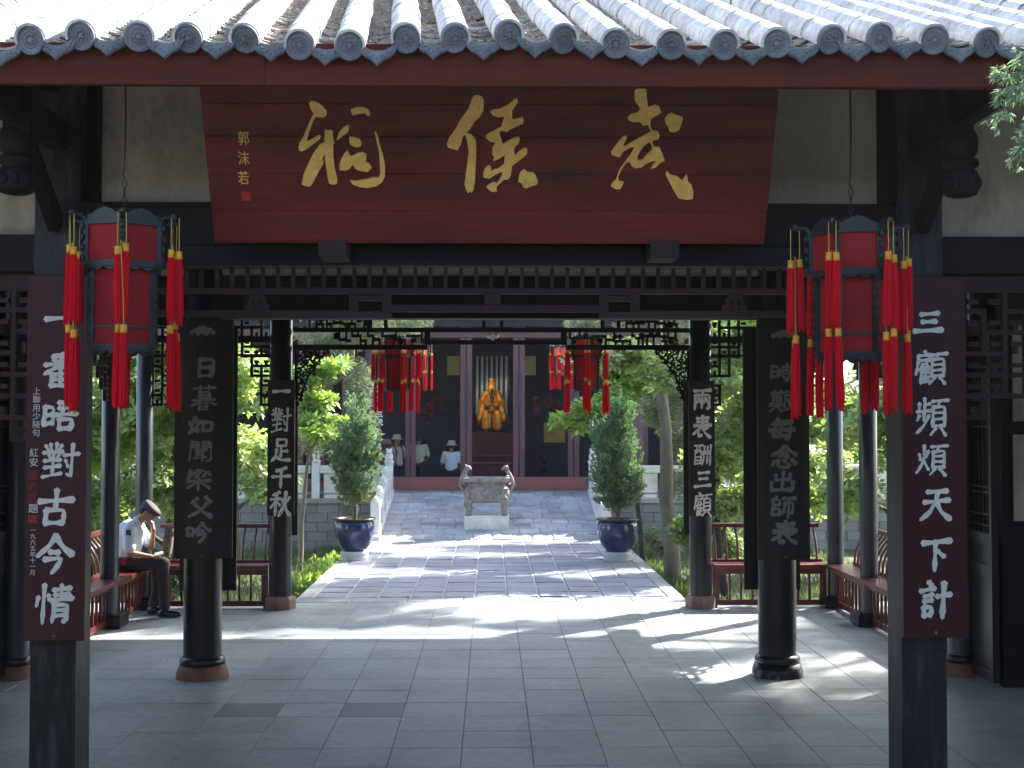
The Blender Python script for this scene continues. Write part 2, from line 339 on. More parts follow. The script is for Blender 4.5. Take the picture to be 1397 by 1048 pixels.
def brush(mb, ch, cx, ztop, wd, ht, y, th=.075, rng=None, ysign=1, slant=0):
    """raised ribbon strokes of one character; front at y, facing -Y; cx centre, ztop top"""
    rng = rng or R
    k = 0
    for st in GL[ch].split('/'):
        pts = [tuple(float(a) for a in p.split(',')) for p in st.split()]
        n = len(pts)
        P = []
        for (a, b) in pts:
            a += rng.uniform(-1.5, 1.5); b += rng.uniform(-1.5, 1.5)
            x = cx + (a / 100 - .5) * wd + slant * (.5 - b / 100) * wd * .12; z = ztop - b / 100 * ht
            P.append(Vector((x, 0, z)))
        # resample
        Q = []
        for i in range(n - 1):
            L_ = (P[i + 1] - P[i]).length; m = max(2, int(L_ / (.09 * wd)))
            for j in range(m): Q.append(P[i].lerp(P[i + 1], j / m))
        Q.append(P[-1])
        for _ in range(1):
            Q = [Q[0]] + [Q[i - 1] * .22 + Q[i] * .56 + Q[i + 1] * .22 for i in range(1, len(Q) - 1)] + [Q[-1]]
        m = len(Q); lft = []; rgt = []
        base = th * wd * rng.uniform(.88, 1.15)
        dens = 1.0 if GL[ch].count('/') < 9 else .8
        for i, q in enumerate(Q):
            d = (Q[min(i + 1, m - 1)] - Q[max(i - 1, 0)])
            if d.length < 1e-7: d = Vector((1, 0, 0))
            d.normalize()
            t = i / (m - 1)
            wdt = base * dens * (1.25 - .55 * math.sin(PI * min(1, t * 1.15)) + rng.uniform(-.06, .06))
            if t > .85 and abs(d.z) > .35 and d.x < 0: wdt *= .62       # left falling stroke thins out
            nrm = Vector((-d.z, 0, d.x)) * wdt
            lft.append(q + nrm); rgt.append(q - nrm)
        d0 = (Q[1] - Q[0]).normalized(); d1 = (Q[-1] - Q[-2]).normalized()
        out = [(v.x, v.z) for v in lft] + [((Q[-1] + d1 * base * .8).x, (Q[-1] + d1 * base * .8).z)] + \
              [(v.x, v.z) for v in rgt[::-1]] + [((Q[0] - d0 * base * .8).x, (Q[0] - d0 * base * .8).z)]
        yy = y - .0003 * k - .0005; k += 1
        vs = [(a, yy, b) for a, b in out]; N_ = len(lft)
        fs = [(i, i + 1, 2 * N_ - 1 - i, 2 * N_ - i) for i in range(N_ - 1)]
        fs += [(N_ - 1, N_, N_ + 1), (2 * N_, 2 * N_ + 1, 0)]
        nn = len(vs); back = [(a, yy + .003, b) for a, b in out]
        side = [(i, (i + 1) % nn, (i + 1) % nn + nn, i + nn) for i in range(nn)]
        mb.add(vs + back, fs + side)
def text_mesh(s, name, m, parent, loc, size, rot=(PI / 2, 0, 0)):
    cu = bpy.data.curves.new('t', 'FONT'); cu.body = s; cu.size = size; cu.extrude = .001; cu.align_x = 'CENTER'; cu.resolution_u = 2
    o = bpy.data.objects.new('t', cu); C.objects.link(o); bpy.context.view_layer.update()
    me = bpy.data.meshes.new_from_object(o.evaluated_get(bpy.context.evaluated_depsgraph_get()))
    C.objects.unlink(o); bpy.data.objects.remove(o)
    me.materials.clear(); me.materials.append(m)
    for p in me.polygons: p.material_index = 0
    return link(name, me, parent, loc, rot)

# ================================================================ SETTING
GZ = -.6
MB().add([(-120, -60, GZ), (120, -60, GZ), (120, 150, GZ), (-120, 150, GZ)], [(0, 1, 2, 3)]).build('ground', M['ground'], kind='structure')
fl = MB().box(-9, 9, 2.6, 17.14, GZ - .2, -.008).build('pavilion_floor', M['grout'], kind='structure')
MB().box(-30, 30, -20, 2.58, GZ - .2, -.15).build('front_courtyard', M['court'], kind='structure')
TX, TY = .513, .507
def slab_mesh(name, wx, wy, th, m, ch=.006, sub=0, amp=0, seed=0):
    mb = MB(); mb.cbox(-wx / 2, wx / 2, -wy / 2, wy / 2, -th, 0, ch)
    return mb.mesh(name, m)
ft = slab_mesh('floor_tile', TX - .004, TY - .004, .028, M['floor_tile'], .003)
ftd = slab_mesh('floor_tile', TX - .004, TY - .004, .028, M['floor_tile_dark'], .003)
rest = MB()
rt = R
for j in range(28):
    yc = 17.14 - .02 - TY * (j + .5)
    for i in range(-17, 18):
        xc = .043 + TX * i
        if abs(xc) > 8.7: continue
        dz = rt.uniform(-.0015, .0015)
        if abs(xc) < 4.45 and 8.4 < yc:
            isd = abs(yc - 10.78) < .26 and (i in (-2, -4) or False)
            o = link('floor_tile', ftd if isd else ft, fl, (xc, yc, dz), (rt.uniform(-.002, .002), rt.uniform(-.002, .002), rt.choice([0, PI])))
        else:
            rest.cbox(xc - TX / 2 + .002, xc + TX / 2 - .002, yc - TY / 2 + .002, yc + TY / 2 - .002, -.028, dz, .003)
rest.build('floor_tiling', M['floor_tile'], fl, kind='stuff')

# courtyard path
pa = MB().box(-2.64, 2.64, 17.145, 26.1, GZ - .1, -.016).build('courtyard_path', M['path_joint'], kind='structure')
PXS = [-2.2 + .44 * k for k in range(11)]
def stone(wx, wy, th, rng):
    mb = MB(); n = 3
    # uneven worn top: grid of heights
    vs = []; c = .018
    xs = [-wx / 2, -wx / 2 + c, 0, wx / 2 - c, wx / 2]; ys = [-wy / 2, -wy / 2 + c, 0, wy / 2 - c, wy / 2]
    for a, y in enumerate(ys):
        for b, x in enumerate(xs):
            edge = a in (0, 4) or b in (0, 4)
            z = -.022 if edge else rng.uniform(-.007, .003)
            vs.append((x + (rng.uniform(-.004, .004) if edge else 0), y + (rng.uniform(-.004, .004) if edge else 0), z))
    fs = [(a * 5 + b, a * 5 + b + 1, a * 5 + b + 6, a * 5 + b + 5) for a in range(4) for b in range(4)]
    mb.add(vs, fs)
    ring = [0, 1, 2, 3, 4, 9, 14, 19, 24, 23, 22, 21, 20, 15, 10, 5]
    nb = [(vs[i][0], vs[i][1], -th) for i in ring]
    o = len(mb.v); mb.add([vs[i] for i in ring] + nb, [(i, i + 16, (i + 1) % 16 + 16, (i + 1) % 16) for i in range(16)])
    return mb
rs = random.Random(3)
stv = [stone(.432, .56, .05, rs).mesh('paving_stone', M['paving']) for _ in range(8)]
rows = 16; rl = (26.05 - 17.62) / rows
stv = [stone(.431, rl - .012, .05, rs).mesh('paving_stone', M['paving']) for _ in range(8)]
for j in range(rows):
    for i in range(11):
        link('paving_stone', rs.choice(stv), pa, (-2.2 + .44 * i + .0, 17.64 + rl * (j + .5), rs.uniform(-.004, .004)), (rs.uniform(-.006, .006), rs.uniform(-.006, .006), rs.choice([0, PI])))
for s in (-1, 1):
    for j in range(12):
        y = 17.6 + .705 * (j + .5)
        MB().cbox(-.105, .105, -.35, .35, -.5, .004, .012).build('kerb_stone', M['kerb_stone'], pa, (s * 2.53, y, rs.uniform(-.003, .003)))
for i in range(7):
    MB().cbox(-.374, .374, -.215, .215, -.5, .0, .012).build('kerb_stone', M['paving'], pa, (-2.27 + .757 * i, 17.39, rs.uniform(-.003, .0)))

# ramp
RY0, RY1, RZ = 26.1, 29.95, .74
RA = math.atan2(RZ, RY1 - RY0); RW = 2.26
rmb = MB(); rmb.add([(-RW, RY0, -.022), (RW, RY0, -.022), (RW, RY1, RZ - .022), (-RW, RY1, RZ - .022), (-RW, RY0, GZ), (RW, RY0, GZ), (RW, RY1, GZ), (-RW, RY1, GZ)],
    [(0, 1, 2, 3), (4, 5, 1, 0), (5, 6, 2, 1), (7, 4, 0, 3), (6, 7, 3, 2)])
ramp = rmb.build('ramp', M['path_joint'], kind='structure')
RL = math.hypot(RZ, RY1 - RY0)
y = 0
while y < RL - .1:
    ln = min(rs.choice([.26, .3, .36, .42]), RL - y)
    nx = 11
    x = -RW
    while x < RW - .02:
        wx = min(rs.uniform(.34, .48), RW - x)
        if RW - x - wx < .15: wx = RW - x
        t = (y + ln / 2) / RL
        link('ramp_stone', stone(wx - .012, ln - .012, .05, rs).mesh('ramp_stone', M['sunlit_ramp_paving']), ramp,
             (x + wx / 2, RY0 + t * (RY1 - RY0), t * RZ + rs.uniform(-.008, .012)), (RA + rs.uniform(-.02, .02), rs.uniform(-.01, .01), 0))
        x += wx
    y += ln
# terrace
te = MB().box(-16, 16, 30.06, 50, GZ - .1, .70).build('terrace', M['path_joint'], kind='structure')
for i in range(-18, 19):
    for j in range(2):
        if abs(i) < 8: link('terrace_stone', slab_mesh('terrace_stone', .59, .42, .04, M['paving']) if (i, j) == (-7, 0) else bpy.data.meshes['terrace_stone'], te, (i * .6, 30.17 + .43 * j, .742))
bk = slab = MB().cbox(-.245, .245, 0, .12, -.106, .106, .008).mesh('brick', M['brick_grey'])
for s in (-1, 1):
    for r in range(5):
        x = RW + .02 + (0 if r % 2 else .25)
        if r % 2 == 0:
            MB().cbox(-.11, .11, 0, .12, -.106, .106, .008).build('brick', M['brick_grey'], te, (s * (RW + .13), 29.93, GZ + .11 + .218 * r))
        k = 0
        while k < 17:
            link('brick', bk, te, (s * (x + .252 + .504 * k), 29.93 + rs.uniform(-.006, .006), GZ + .11 + .218 * r)); k += 1
    for k in range(8):
        MB().cbox(-.6, .6, 0, .3, -.06, .06, .012).build('coping_stone', M['kerb_stone'], te, (s * (RW + .62 + 1.21 * k), 29.88, GZ + 1.15))

# ================================================================ PAVILION
pv = thing('gate_pavilion', 'dark timber gate pavilion with tiled roof, black columns and grey floor filling the foreground', 'pavilion', (0, 0, 0))
XI, XO = 2.71, 4.46
Y0, Y1, Y2, YM = 8.0, 12.17, 16.6, 15.13
# square front posts
for s in (-1, 1):
    mb = MB(); cx = s * 2.70
    mb.cbox(cx - .14, cx + .14, 8.0, 8.28, .14, 4.86, .012)
    o = mb.build('post', M['post_lacquer'], pv)
    MB().cbox(cx - .2, cx + .2, 7.94, 8.34, 0, .14, .02).build('stone_base', M['base_stone'], o)
def column(x, y, r, ztop, base):
    mb = MB(); mb.lathe([(r, .12), (r * 1.01, 1.5), (r * .98, ztop), (.001, ztop)], 32, (x, y, 0))
    o = mb.build('column', M['black_lacquer' if abs(x) < 3 else 'lit_column_lacquer'], pv)
    if base == 'round_orange' or base == 'round_black':
        m = M['base_orange'] if base == 'round_orange' else M['black_lacquer']
        MB().lathe([(r * 1.38, 0), (r * 1.34, .05), (r * 1.2, .125), (.01, .126)], 32, (x, y, 0)).build('stone_base', m, o)
        MB().lathe([(r * 1.02, .12), (r * 1.17, .125), (r * 1.2, .155), (r * 1.15, .185), (r * 1.02, .20)], 32, (x, y, 0)).build('collar', M['black_lacquer'], o)
    elif base == 'octagon':
        MB().lathe([(r * 1.42, 0), (r * 1.42, .12), (r * 1.25, .16), (.01, .161)], 8, (x, y, 0), smooth=False).build('stone_base', M['base_stone'], o)
    else:
        MB().cbox(x - r * 1.7, x + r * 1.7, y - r * 1.7, y + r * 1.7, 0, .16, .02).build('stone_base', M['black_lacquer'], o)
    return o
column(-XI, Y1, .178, 6.6, 'round_orange'); column(XI, Y1, .178, 6.6, 'round_black')
for s in (-1, 1):
    column(s * XI, Y2, .143, 4.9, 'octagon')
    column(s * XO, Y2, .105, 4.9, 'square')
    column(s * XO, YM, .105, 5.5, 'square')
    column(s * XO, Y1, .125, 6.6, 'round_orange')

# roof
SL = .437; ANG = math.atan(SL); EY, EZ = 6.5, 4.37
def rz(y): return EZ - .10 + SL * (y - EY)
RIDGE = 12.5
mb = MB()
for (xa, xb, ya, yb, za, zb) in ((-9, 9, 6.62, RIDGE, rz(6.62) - .035, rz(RIDGE) - .035), (-5.4, 5.4, RIDGE, 17.8, rz(RIDGE) - .035, rz(7.2) - .035)):
    mb.add([(xa, ya, za), (xb, ya, za), (xb, yb, zb), (xa, yb, zb), (xa, ya, za - .05), (xb, ya, za - .05), (xb, yb, zb - .05), (xa, yb, zb - .05)],
           [(0, 1, 2, 3), (7, 6, 5, 4), (0, 4, 5, 1), (1, 5, 6, 2), (2, 6, 7, 3), (3, 7, 4, 0)])
mb.add([(-9, RIDGE, rz(RIDGE)), (9, RIDGE, rz(RIDGE)), (9, 13.2, rz(RIDGE) - .3), (-9, 13.2, rz(RIDGE) - .3)], [(0, 1, 2, 3)])
mb.build('roof_deck', M['dark_wood'], pv)
MB().box(-9, 9, RIDGE - .12, RIDGE + .12, rz(RIDGE), rz(RIDGE) + .45).build('ridge', M['pan_tile'], pv)
# rafters
for i in range(-22, 23):
    x = i * .4
    if i % 1 == 0:
        o = MB().bar((x, 6.68, rz(6.68) - .12), (x, 12.4, rz(12.4) - .12), .07, .07).build('rafter', M['dark_wood'], pv)
for i in range(-13, 14):
    MB().bar((i * .4, 12.6, rz(12.4) - .12), (i * .4, 17.7, rz(7.3) - .12), .07, .07).build('rafter', M['dark_wood'], pv)
for xa, xb in ((-9, -5.2), (-5.2, -1.16), (-1.16, 1.52), (1.52, 5.0), (5.0, 9)):
    MB().cbox(xa + .001, xb - .001, 6.565, 6.61, zat(118.5, 6.58), 4.345, .003).build('fascia_board', M['fascia_red'], pv)
MB().cbox(-5.4, 5.4, 17.72, 17.76, 4.38, 4.56, .004).build('fascia_board', M['fascia_red'], pv)
# tile shapes (local y runs up the slope)
def cover_mesh(r, L_, m, thick=.014, n=12):
    mb = MB(); vs = []
    for (yy, rr) in ((0, r), (L_, r * .982)):
        for rad in (rr, rr - thick):
            for k in range(n + 1):
                t = PI * (-.12 + 1.24 * k / n); vs.append((rad * math.cos(t), yy, rad * math.sin(t)))
    a = n + 1; fs = []
    for k in range(n):
        fs.append((k, k + 1, 2 * a + k + 1, 2 * a + k))
        fs.append((a + k + 1, a + k, 3 * a + k, 3 * a + k + 1))
    mb.add(vs, [(f[3], f[2], f[1], f[0]) for f in fs[::1]], True)
    mb.add(vs, [(k, a + k, a + k + 1, k + 1) for k in range(n)])
    return mb.mesh('cover_tile', m)
def pan_mesh(wd, L_, m, th=.013, n=7):
    mb = MB(); vs = []
    for yy in (0, L_):
        for dz in (0, -th):
            for k in range(n + 1):
                u = -1 + 2 * k / n; vs.append((u * wd / 2, yy, .032 * (u * u - 1) + dz + (.012 if yy == 0 else 0)))
    a = n + 1; fs = []
    for k in range(n):
        fs.append((k, k + 1, 2 * a + k + 1, 2 * a + k)); fs.append((k, a + k, a + k + 1, k + 1))
        fs.append((a + k + 1, a + k, 3 * a + k, 3 * a + k + 1))
    mb.add(vs, fs); return mb.mesh('pan_tile', m)
CR = .080
cmesh = cover_mesh(CR, .30, M['roof_tile']); pmesh = pan_mesh(.20, .13, M['pan_tile'])
md = MB()
md.lathe([(CR + .004, .022), (CR + .006, .004), (CR + .001, 0), (CR - .008, 0), (CR - .011, .006), (CR - .03, .006), (CR - .033, .002), (CR - .037, .006), (.02, .006), (.014, .0), (.0001, -.002)],
         24, (0, 0, 0), False, Matrix.Rotation(-PI / 2, 4, 'X'))
for q in range(7):
    t = q * 2 * PI / 7
    md.sphere((math.cos(t) * .027, -.001, math.sin(t) * .027), .008, 6, 4)
discmesh = md.mesh('disc', M['shaded_tile_face'])
def drip(d=.018, s=1.0):
    top = [(-.098 + .196 * k / 8, -.045 + .05 * ((k / 4 - 1) ** 2)) for k in range(9)]
    low = [(.098, -.01), (.088, -.048), (.062, -.075), (.035, -.088), (.018, -.105), (0, -.122), (-.018, -.105), (-.035, -.088), (-.062, -.075), (-.088, -.048), (-.098, -.01)]
    return [(a * s, b * s) for a, b in top] + [(a * s, b * s) for a, b in low[1:-1]] + [(-.098 * s, -.010 * s)]
mdp = MB(); mdp.prism(drip(), .02)
mdp.prism([(a * .8, b * .8 - .014) for a, b in drip()], .006, M=Matrix.Translation((0, -.005, 0)))
for q in range(5):
    mdp.sphere((-.045 + q * .0225, -.006, -.056 - .016 * (2 - abs(q - 2))), .009, 6, 4)
dripmesh = mdp.mesh('drip_tile', M['shaded_tile_face'])
ALONG = Vector((-.066, math.cos(ANG), math.sin(ANG)))
SP = .272
rr_ = random.Random(11)
crest = MB(); panrest = MB(); litter = MB()
xs0 = xat(40, 6.5, 45)
fa = MB()
for i in range(-20, 42):
    x0 = xs0 + SP * i + rr_.uniform(-.012, .012)
    z0 = EZ + rr_.uniform(-.014, .014) + .02 * math.sin(i * .9)
    if x0 < -8.9 or x0 > 8.9: continue
    vis = -1 <= i <= 20
    head = None
    for k in range(21):
        p = Vector((x0, EY, z0)) + ALONG * (.265 * k)
        if p.y > RIDGE - .1: break
        if vis and k < 7:
            o = link('cover_tile', cmesh, pv, p + Vector((rr_.uniform(-.004, .004), 0, -.022 + .0012 * (k % 2))), (ANG + rr_.uniform(-.008, .008) - .004, rr_.uniform(-.03, .03), math.radians(3.8) + rr_.uniform(-.01, .01)))
            if k == 0:
                link('disc', discmesh, o, (0, -.008, -.004), (-ANG * .75, rr_.uniform(-3, 3), 0)).scale = (.87, 1, .87)
        else:
            T = Matrix.Translation(p + Vector((0, 0, -.022))) @ Euler((ANG - .02, 0, .066)).to_matrix().to_4x4()
            n = 7; vs = []
            for yy, rr in ((0, CR), (.30, CR * .93)):
                for q in range(n + 1):
                    t = PI * (-.1 + 1.2 * q / n); vs.append(T @ Vector((rr * math.cos(t), yy, rr * math.sin(t))))
            crest.add(vs, [(q + 1, q, n + 1 + q, n + 2 + q) for q in range(n)], True)
            if k == 0:
                crest.lathe([(CR + .004, .03), (CR, 0), (.001, 0)], 14, p + Vector((0, 0, -.02)), False, Matrix.Rotation(-PI / 2, 4, 'X'))
    xm = x0 + SP / 2
    zz = z0 - .022
    if vis:
        link('drip_tile', dripmesh, pv, (xm + rr_.uniform(-.006, .006), EY + .02, zz + .008 + rr_.uniform(-.008, .008)), (-.25 + rr_.uniform(-.06, .06), rr_.uniform(-.05, .05), rr_.uniform(-.05, .05)))
    else:
        panrest.prism(drip(), .02, M=Matrix.Translation((xm, EY + .02, zz + .02)))
    for k in range(66):
        p = Vector((xm, EY + .03, zz)) + ALONG * (.095 * k)
        if p.y > RIDGE - .1: break
        if vis and k < 13:
            link('pan_tile', pmesh, pv, p + Vector((rr_.uniform(-.006, .006), rr_.uniform(-.012, .012), rr_.uniform(-.004, .004))), (ANG - .04 + rr_.uniform(-.04, .04), rr_.uniform(-.03, .03), .066))
        elif k < 45 or not vis:
            T = Matrix.Translation(p + Vector((0, rr_.uniform(-.01, .01), 0))) @ Euler((ANG - .03, 0, .066)).to_matrix().to_4x4()
            panrest.add([T @ Vector((a, b, c)) for b, h in ((0, -.006), (0, .012), (.13, 0)) for a, c in ((-.107, h), (-.05, -.024 + h), (0, -.032 + h), (.05, -.024 + h), (.107, h))],
                [(q, q + 1, q + 6, q + 5) for q in range(4)] + [(q + 5, q + 6, q + 11, q + 10) for q in range(4)])
    if vis:
        for _ in range(130):
            p = Vector((xm + rr_.gauss(0, .035), EY + .05, zz - .012)) + ALONG * rr_.uniform(.02, 2.6)
            s_ = rr_.uniform(.008, .022); e = Euler((rr_.uniform(0, .9), rr_.uniform(-.6, .6), rr_.uniform(0, 6)))
            q = [p + e.to_matrix() @ Vector(v) for v in ((-s_, 0, 0), (0, -s_ * .4, 0), (s_, 0, .004), (0, s_ * .4, .003))]
            litter.add(q, [(0, 1, 2, 3)])
crest.build('cover_tiles', M['roof_tile'], pv, kind='stuff'); panrest.build('pan_tiles', M['pan_tile'], pv, kind='stuff')
litter.build('leaf_litter', M['litter'], pv, kind='stuff')
# rear roof and its rolls
rmb = MB()
for i in range(40):
    x0 = -5.3 + .272 * i
    rmb.tube([(x0, RIDGE + .1, rz(RIDGE) + .02), (x0, 17.85, rz(7.15) + .03)], .068, 8)
rmb.build('rear_tile_rolls', M['roof_tile'], pv)

# walls and beams, front row
def pbox(name, m, x0, x1, y0, y1, z0, z1, parent=None, ch=.006):
    return MB().cbox(x0, x1, y0, y1, z0, z1, ch).build(name, M[m], parent or pv)
pbox('plaster_wall', 'plaster', -2.56, 2.56, 8.14, 8.22, 3.775, rz(8.14) - .06)
pbox('beam', 'dark_wood', -2.56, 2.56, 8.03, 8.25, 3.50, 3.775)
pbox('beam', 'blue_black_wood', -2.56, 2.56, 7.99, 8.22, 3.372, 3.497)
for s in (-1, 1):
    a, b = sorted((s * 2.845, s * 8.9))
    pbox('plaster_wall', 'plaster', a, b, 8.14, 8.22, 3.57, rz(8.14) - .06)
    pbox('beam', 'dark_wood', a, b, 8.03, 8.26, 3.33, 3.568)
    # uprights framing the plaster
    c, d = sorted((s * 2.555, s * 2.47)); pbox('post_trim', 'dark_wood', c, d, 8.10, 8.24, 3.78, rz(8.1) - .07)
    c, d = sorted((s * 2.75, s * 2.60)); pbox('queen_post', 'dark_wood', c, d, 7.22, 7.38, 4.02, rz(7.2) - .12)
    # pendant
    mb = MB(); mb.lathe([(.001, 3.685), (.06, 3.69), (.088, 3.70), (.102, 3.73), (.102, 3.80), (.09, 3.835), (.072, 3.85), (.098, 3.862), (.104, 3.88), (.098, 3.90), (.070, 3.912), (.085, 3.925), (.096, 3.95), (.10, 4.02), (.085, 4.06)], 20, (s * 2.70, 7.3, 0))
    for k in range(10):
        t = k * 2 * PI / 10; mb.sphere((s * 2.70 + .098 * math.cos(t), 7.3 + .098 * math.sin(t), 3.765), .025, 6, 5, (1, 1, 1.5))
    mb.build('carved_pendant', M['dark_wood'], pv)
    pbox('cantilever_beam', 'dark_wood', s * 2.70 - .055, s * 2.70 + .055, 6.75, 8.0, 4.09, 4.27)
    MB().bar((s * 2.70, 7.98, 3.62), (s * 2.70, 7.42, 4.05), .07, .12).build('brace', M['dark_wood'], pv)
    MB().bar((s * 2.70 - s * .0, 7.95, 4.5), (s * 3.9, 6.9, 4.42), .08, .12).build('hip_brace', M['dark_wood'], pv)
MB().tube([(-8.9, 7.3, rz(7.3) - .23), (8.9, 7.3, rz(7.3) - .23)], .075, 12).build('purlin', M['dark_wood'], pv)
MB().tube([(-8.9, 8.15, rz(8.15) - .17), (8.9, 8.15, rz(8.15) - .17)], .07, 12).build('purlin', M['dark_wood'], pv)

# front hanging lattice
def rail(y, x0, x1, za, zb, d=.045, m='lattice_wood', name='rail'):
    return pbox(name, m, x0, x1, y - d / 2, y + d / 2, za, zb, ch=.003)
YL = 8.1
zL = lambda py: zat(py, YL)
rail(YL, -2.555, 2.555, zL(366), zL(360.5)); rail(YL, -2.555, 2.555, zL(401.5), zL(393.5), .05)
bm = MB().cbox(-.0115, .0115, -.016, .016, zL(393.5), zL(366), .003).mesh('baluster', M['lattice_wood'])
k = 0
x = -2.5
while x < 2.53:
    link('baluster', bm, pv, (x, YL, 0)); x += .0962
xa, xb = xat(476, YL), xat(873, YL); xc, xd = xat(533, YL), xat(818, YL)
rail(YL, -2.555, xa, zL(433), zL(424)); rail(YL, xb, 2.555, zL(433), zL(424))
rail(YL, xc, xd, zL(426), zL(416))
for (u, v) in ((xa, xc), (xd, xb)):
    um = (u + v) / 2
    rail(YL, u, v, zL(433), zL(425.5))
    rail(YL, u, u + .055, zL(425.5), zL(401.5)); rail(YL, v - .055, v, zL(425.5), zL(401.5)); rail(YL, u + .055, v - .055, zL(411), zL(404))
for px in (672,): rail(YL, xat(px, YL) - .05, xat(px, YL) + .05, zL(416), zL(401.5))
for px in (350, 1003):
    x = xat(px, YL)
    fr = MB()
    for (a, b, c, d) in ((-17, -5, 424, 416), (5, 17, 424, 416), (-8, 8, 409, 402), (-3, 3, 424, 409), (-12, -8, 416, 406), (8, 12, 416, 406)):
        fr.box(x + a * .0046, x + b * .0046, YL - .02, YL + .02, zL(c) - .0005, zL(d))
    fr.build('carved_block', M['lattice_wood'], pv)
for (a, b) in ((438, 476), (884, 922)):
    pbox('plaque_bracket', 'lattice_wood', xat(a, 7.9), xat(b, 7.9), 7.72, 7.985, zat(355, 7.85), zat(326, 7.85))

# fret lattice for the side bays: stepped corner pieces made of interlocking squares
def fret(name, ox, ztop, dx, cell, heights, y, t=.022, d=.04, m='lattice_wood', axis='x', parent=None, seed=1):
    rg = random.Random(seed); mb = MB()
    def B(a0, a1, z0, z1):
        a0, a1 = sorted((ox + dx * a0, ox + dx * a1))
        e = rg.uniform(0, .003)
        if axis == 'x': mb.box(a0, a1, y - d / 2 - e, y + d / 2 + e, z0, z1)
        else: mb.box(y - d / 2 - e, y + d / 2 + e, a0, a1, z0, z1)
    for i, h in enumerate(heights):
        for j in range(h):
            a, z = i * cell, ztop - j * cell
            sty = rg.random()
            if sty < .8 or j == h - 1: B(a - t / 2, a + cell + t / 2, z - cell - t / 2, z - cell + t / 2)
            if sty > .15 or j == h - 1: B(a + cell - t / 2, a + cell + t / 2, z - cell, z)
            if rg.random() < .5: B(a + cell * .25, a + cell * .75, z - cell * .55 - t / 2, z - cell * .55 + t / 2)
            if rg.random() < .35: B(a + cell * .5 - t / 2, a + cell * .5 + t / 2, z - cell, z - cell * .5)
            if j == 0: B(a, a + cell, z - t / 2, z + t / 2)
            if i == 0: B(a - t / 2, a + t / 2, z - cell, z)
    return mb.build(name, M[m], parent or pv)
for s in (-1, 1):
    rail(YL, *sorted((s * 2.845, s * 8.9)), 3.24, 3.328)
    fret('fret_lattice', s * 2.86, 3.235, s, .135, [7, 6, 5, 5, 4, 4, 3, 3, 3, 3, 3, 3, 4, 5], YL, t=.03, seed=4)
    # side bay wall and door leaf
    a, b = sorted((s * 4.62, s * 8.9))
    wl = pbox('side_wall', 'dark_wood', a, b, 11.55, 11.65, 0, 5.9)
    for (z0, z1) in ((1.50, 2.28), (2.40, 3.30)):
        c, d = sorted((s * 4.72, s * 6.3)); MB().cbox(c, d, 11.52, 11.56, z0, z1, .004).build('wall_panel', M['plaster'], wl)
        c, d = sorted((s * 6.4, s * 8.0)); MB().cbox(c, d, 11.52, 11.56, z0, z1, .004).build('wall_panel', M['plaster'], wl)
    pbox('wing_rear_wall', 'dark_wood', *sorted((s * 4.60, s * 8.9)), 12.14, 12.24, 0, 6.3)
    x = s * 4.53
    dr = MB()
    for (ya, yb, za, zb) in ((11.5, 11.56, .05, 3.3), (12.04, 12.1, .05, 3.3), (11.56, 12.04, .05, .16), (11.56, 12.04, 1.02, 1.10), (11.56, 12.04, 1.3, 1.38), (11.56, 12.04, 3.2, 3.3)):
        dr.box(x - .03, x + .03, ya, yb, za, zb)
    dl = dr.build('door_leaf', M['black_lacquer'], pv)
    MB().cbox(x - .012, x + .012, 11.56, 12.04, .16, 1.02, .004).build('door_panel', M['black_lacquer'], dl)
    MB().cbox(x - .012, x + .012, 11.56, 12.04, 1.10, 1.30, .004).build('door_panel', M['black_lacquer'], dl)
    lt = MB()
    for k in range(1, 5): lt.box(x - .01, x + .01, 11.56 + k * .096 - .006, 11.56 + k * .096 + .006, 1.38, 3.2)
    for zz in (1.45, 1.55, 1.75, 1.8, 2.35, 2.42, 2.6, 2.66, 2.9): lt.box(x - .013, x + .013, 11.56, 12.04, zz - .006, zz + .006)
    lt.build('door_lattice', M['black_lacquer'], dl)
    # outer closing wall of the side wing
    pbox('gable_wall', 'plaster', *sorted((s * 8.9, s * 9.0)), 7.9, 11.7, 0, 4.9)
# row 1
pbox('beam', 'dark_wood', -XI, XI, Y1 - .11, Y1 + .11, 3.37, 3.77)
pbox('plaster_wall', 'plaster', -XI, XI, Y1 - .04, Y1 + .04, 3.772, rz(Y1) - .16)
for s in (-1, 1):
    a, b = sorted((s * XI, s * XO))
    pbox('beam', 'dark_wood', a, b, Y1 - .09, Y1 + .09, 3.30, 3.768)
    pbox('plaster_wall', 'plaster', a, b, Y1 - .045, Y1 + .045, 3.77, rz(Y1) - .16)
    # side beams, infill
    x = s * XO
    pbox('side_beam', 'dark_wood', x - .08, x + .08, Y1 + .1, 17.6, 3.42, 3.70)
    mb = MB(); mb.add([(x - .04, Y1, 3.7), (x - .04, 17.5, 3.7), (x - .04, 17.5, rz(7.5) - .16), (x - .04, RIDGE, rz(RIDGE) - .1), (x - .04, Y1, rz(Y1) - .1)], [(0, 1, 2, 3, 4)])
    mb.add([(x + .04, v[1], v[2]) for v in mb.v[:5]], [(4, 3, 2, 1, 0)]); mb.build('gable_infill', M['plaster'], pv)
    pbox('side_rail', 'lattice_wood', x - .02, x + .02, Y1 + .12, Y2 - .1, 3.30, 3.34)
    fret('fret_lattice', Y1 + .14, 3.30, 1, .13, [5, 4, 3, 2, 2, 1, 1], x, t=.026, axis='y', seed=8)
    fret('fret_lattice', YM - .12, 3.30, -1, .13, [5, 4, 3, 2, 2, 1, 1], x, t=.026, axis='y', seed=9)
    fret('fret_lattice', YM + .12, 3.30, 1, .13, [4, 3, 2, 1, 1], x, t=.026, axis='y', seed=10)
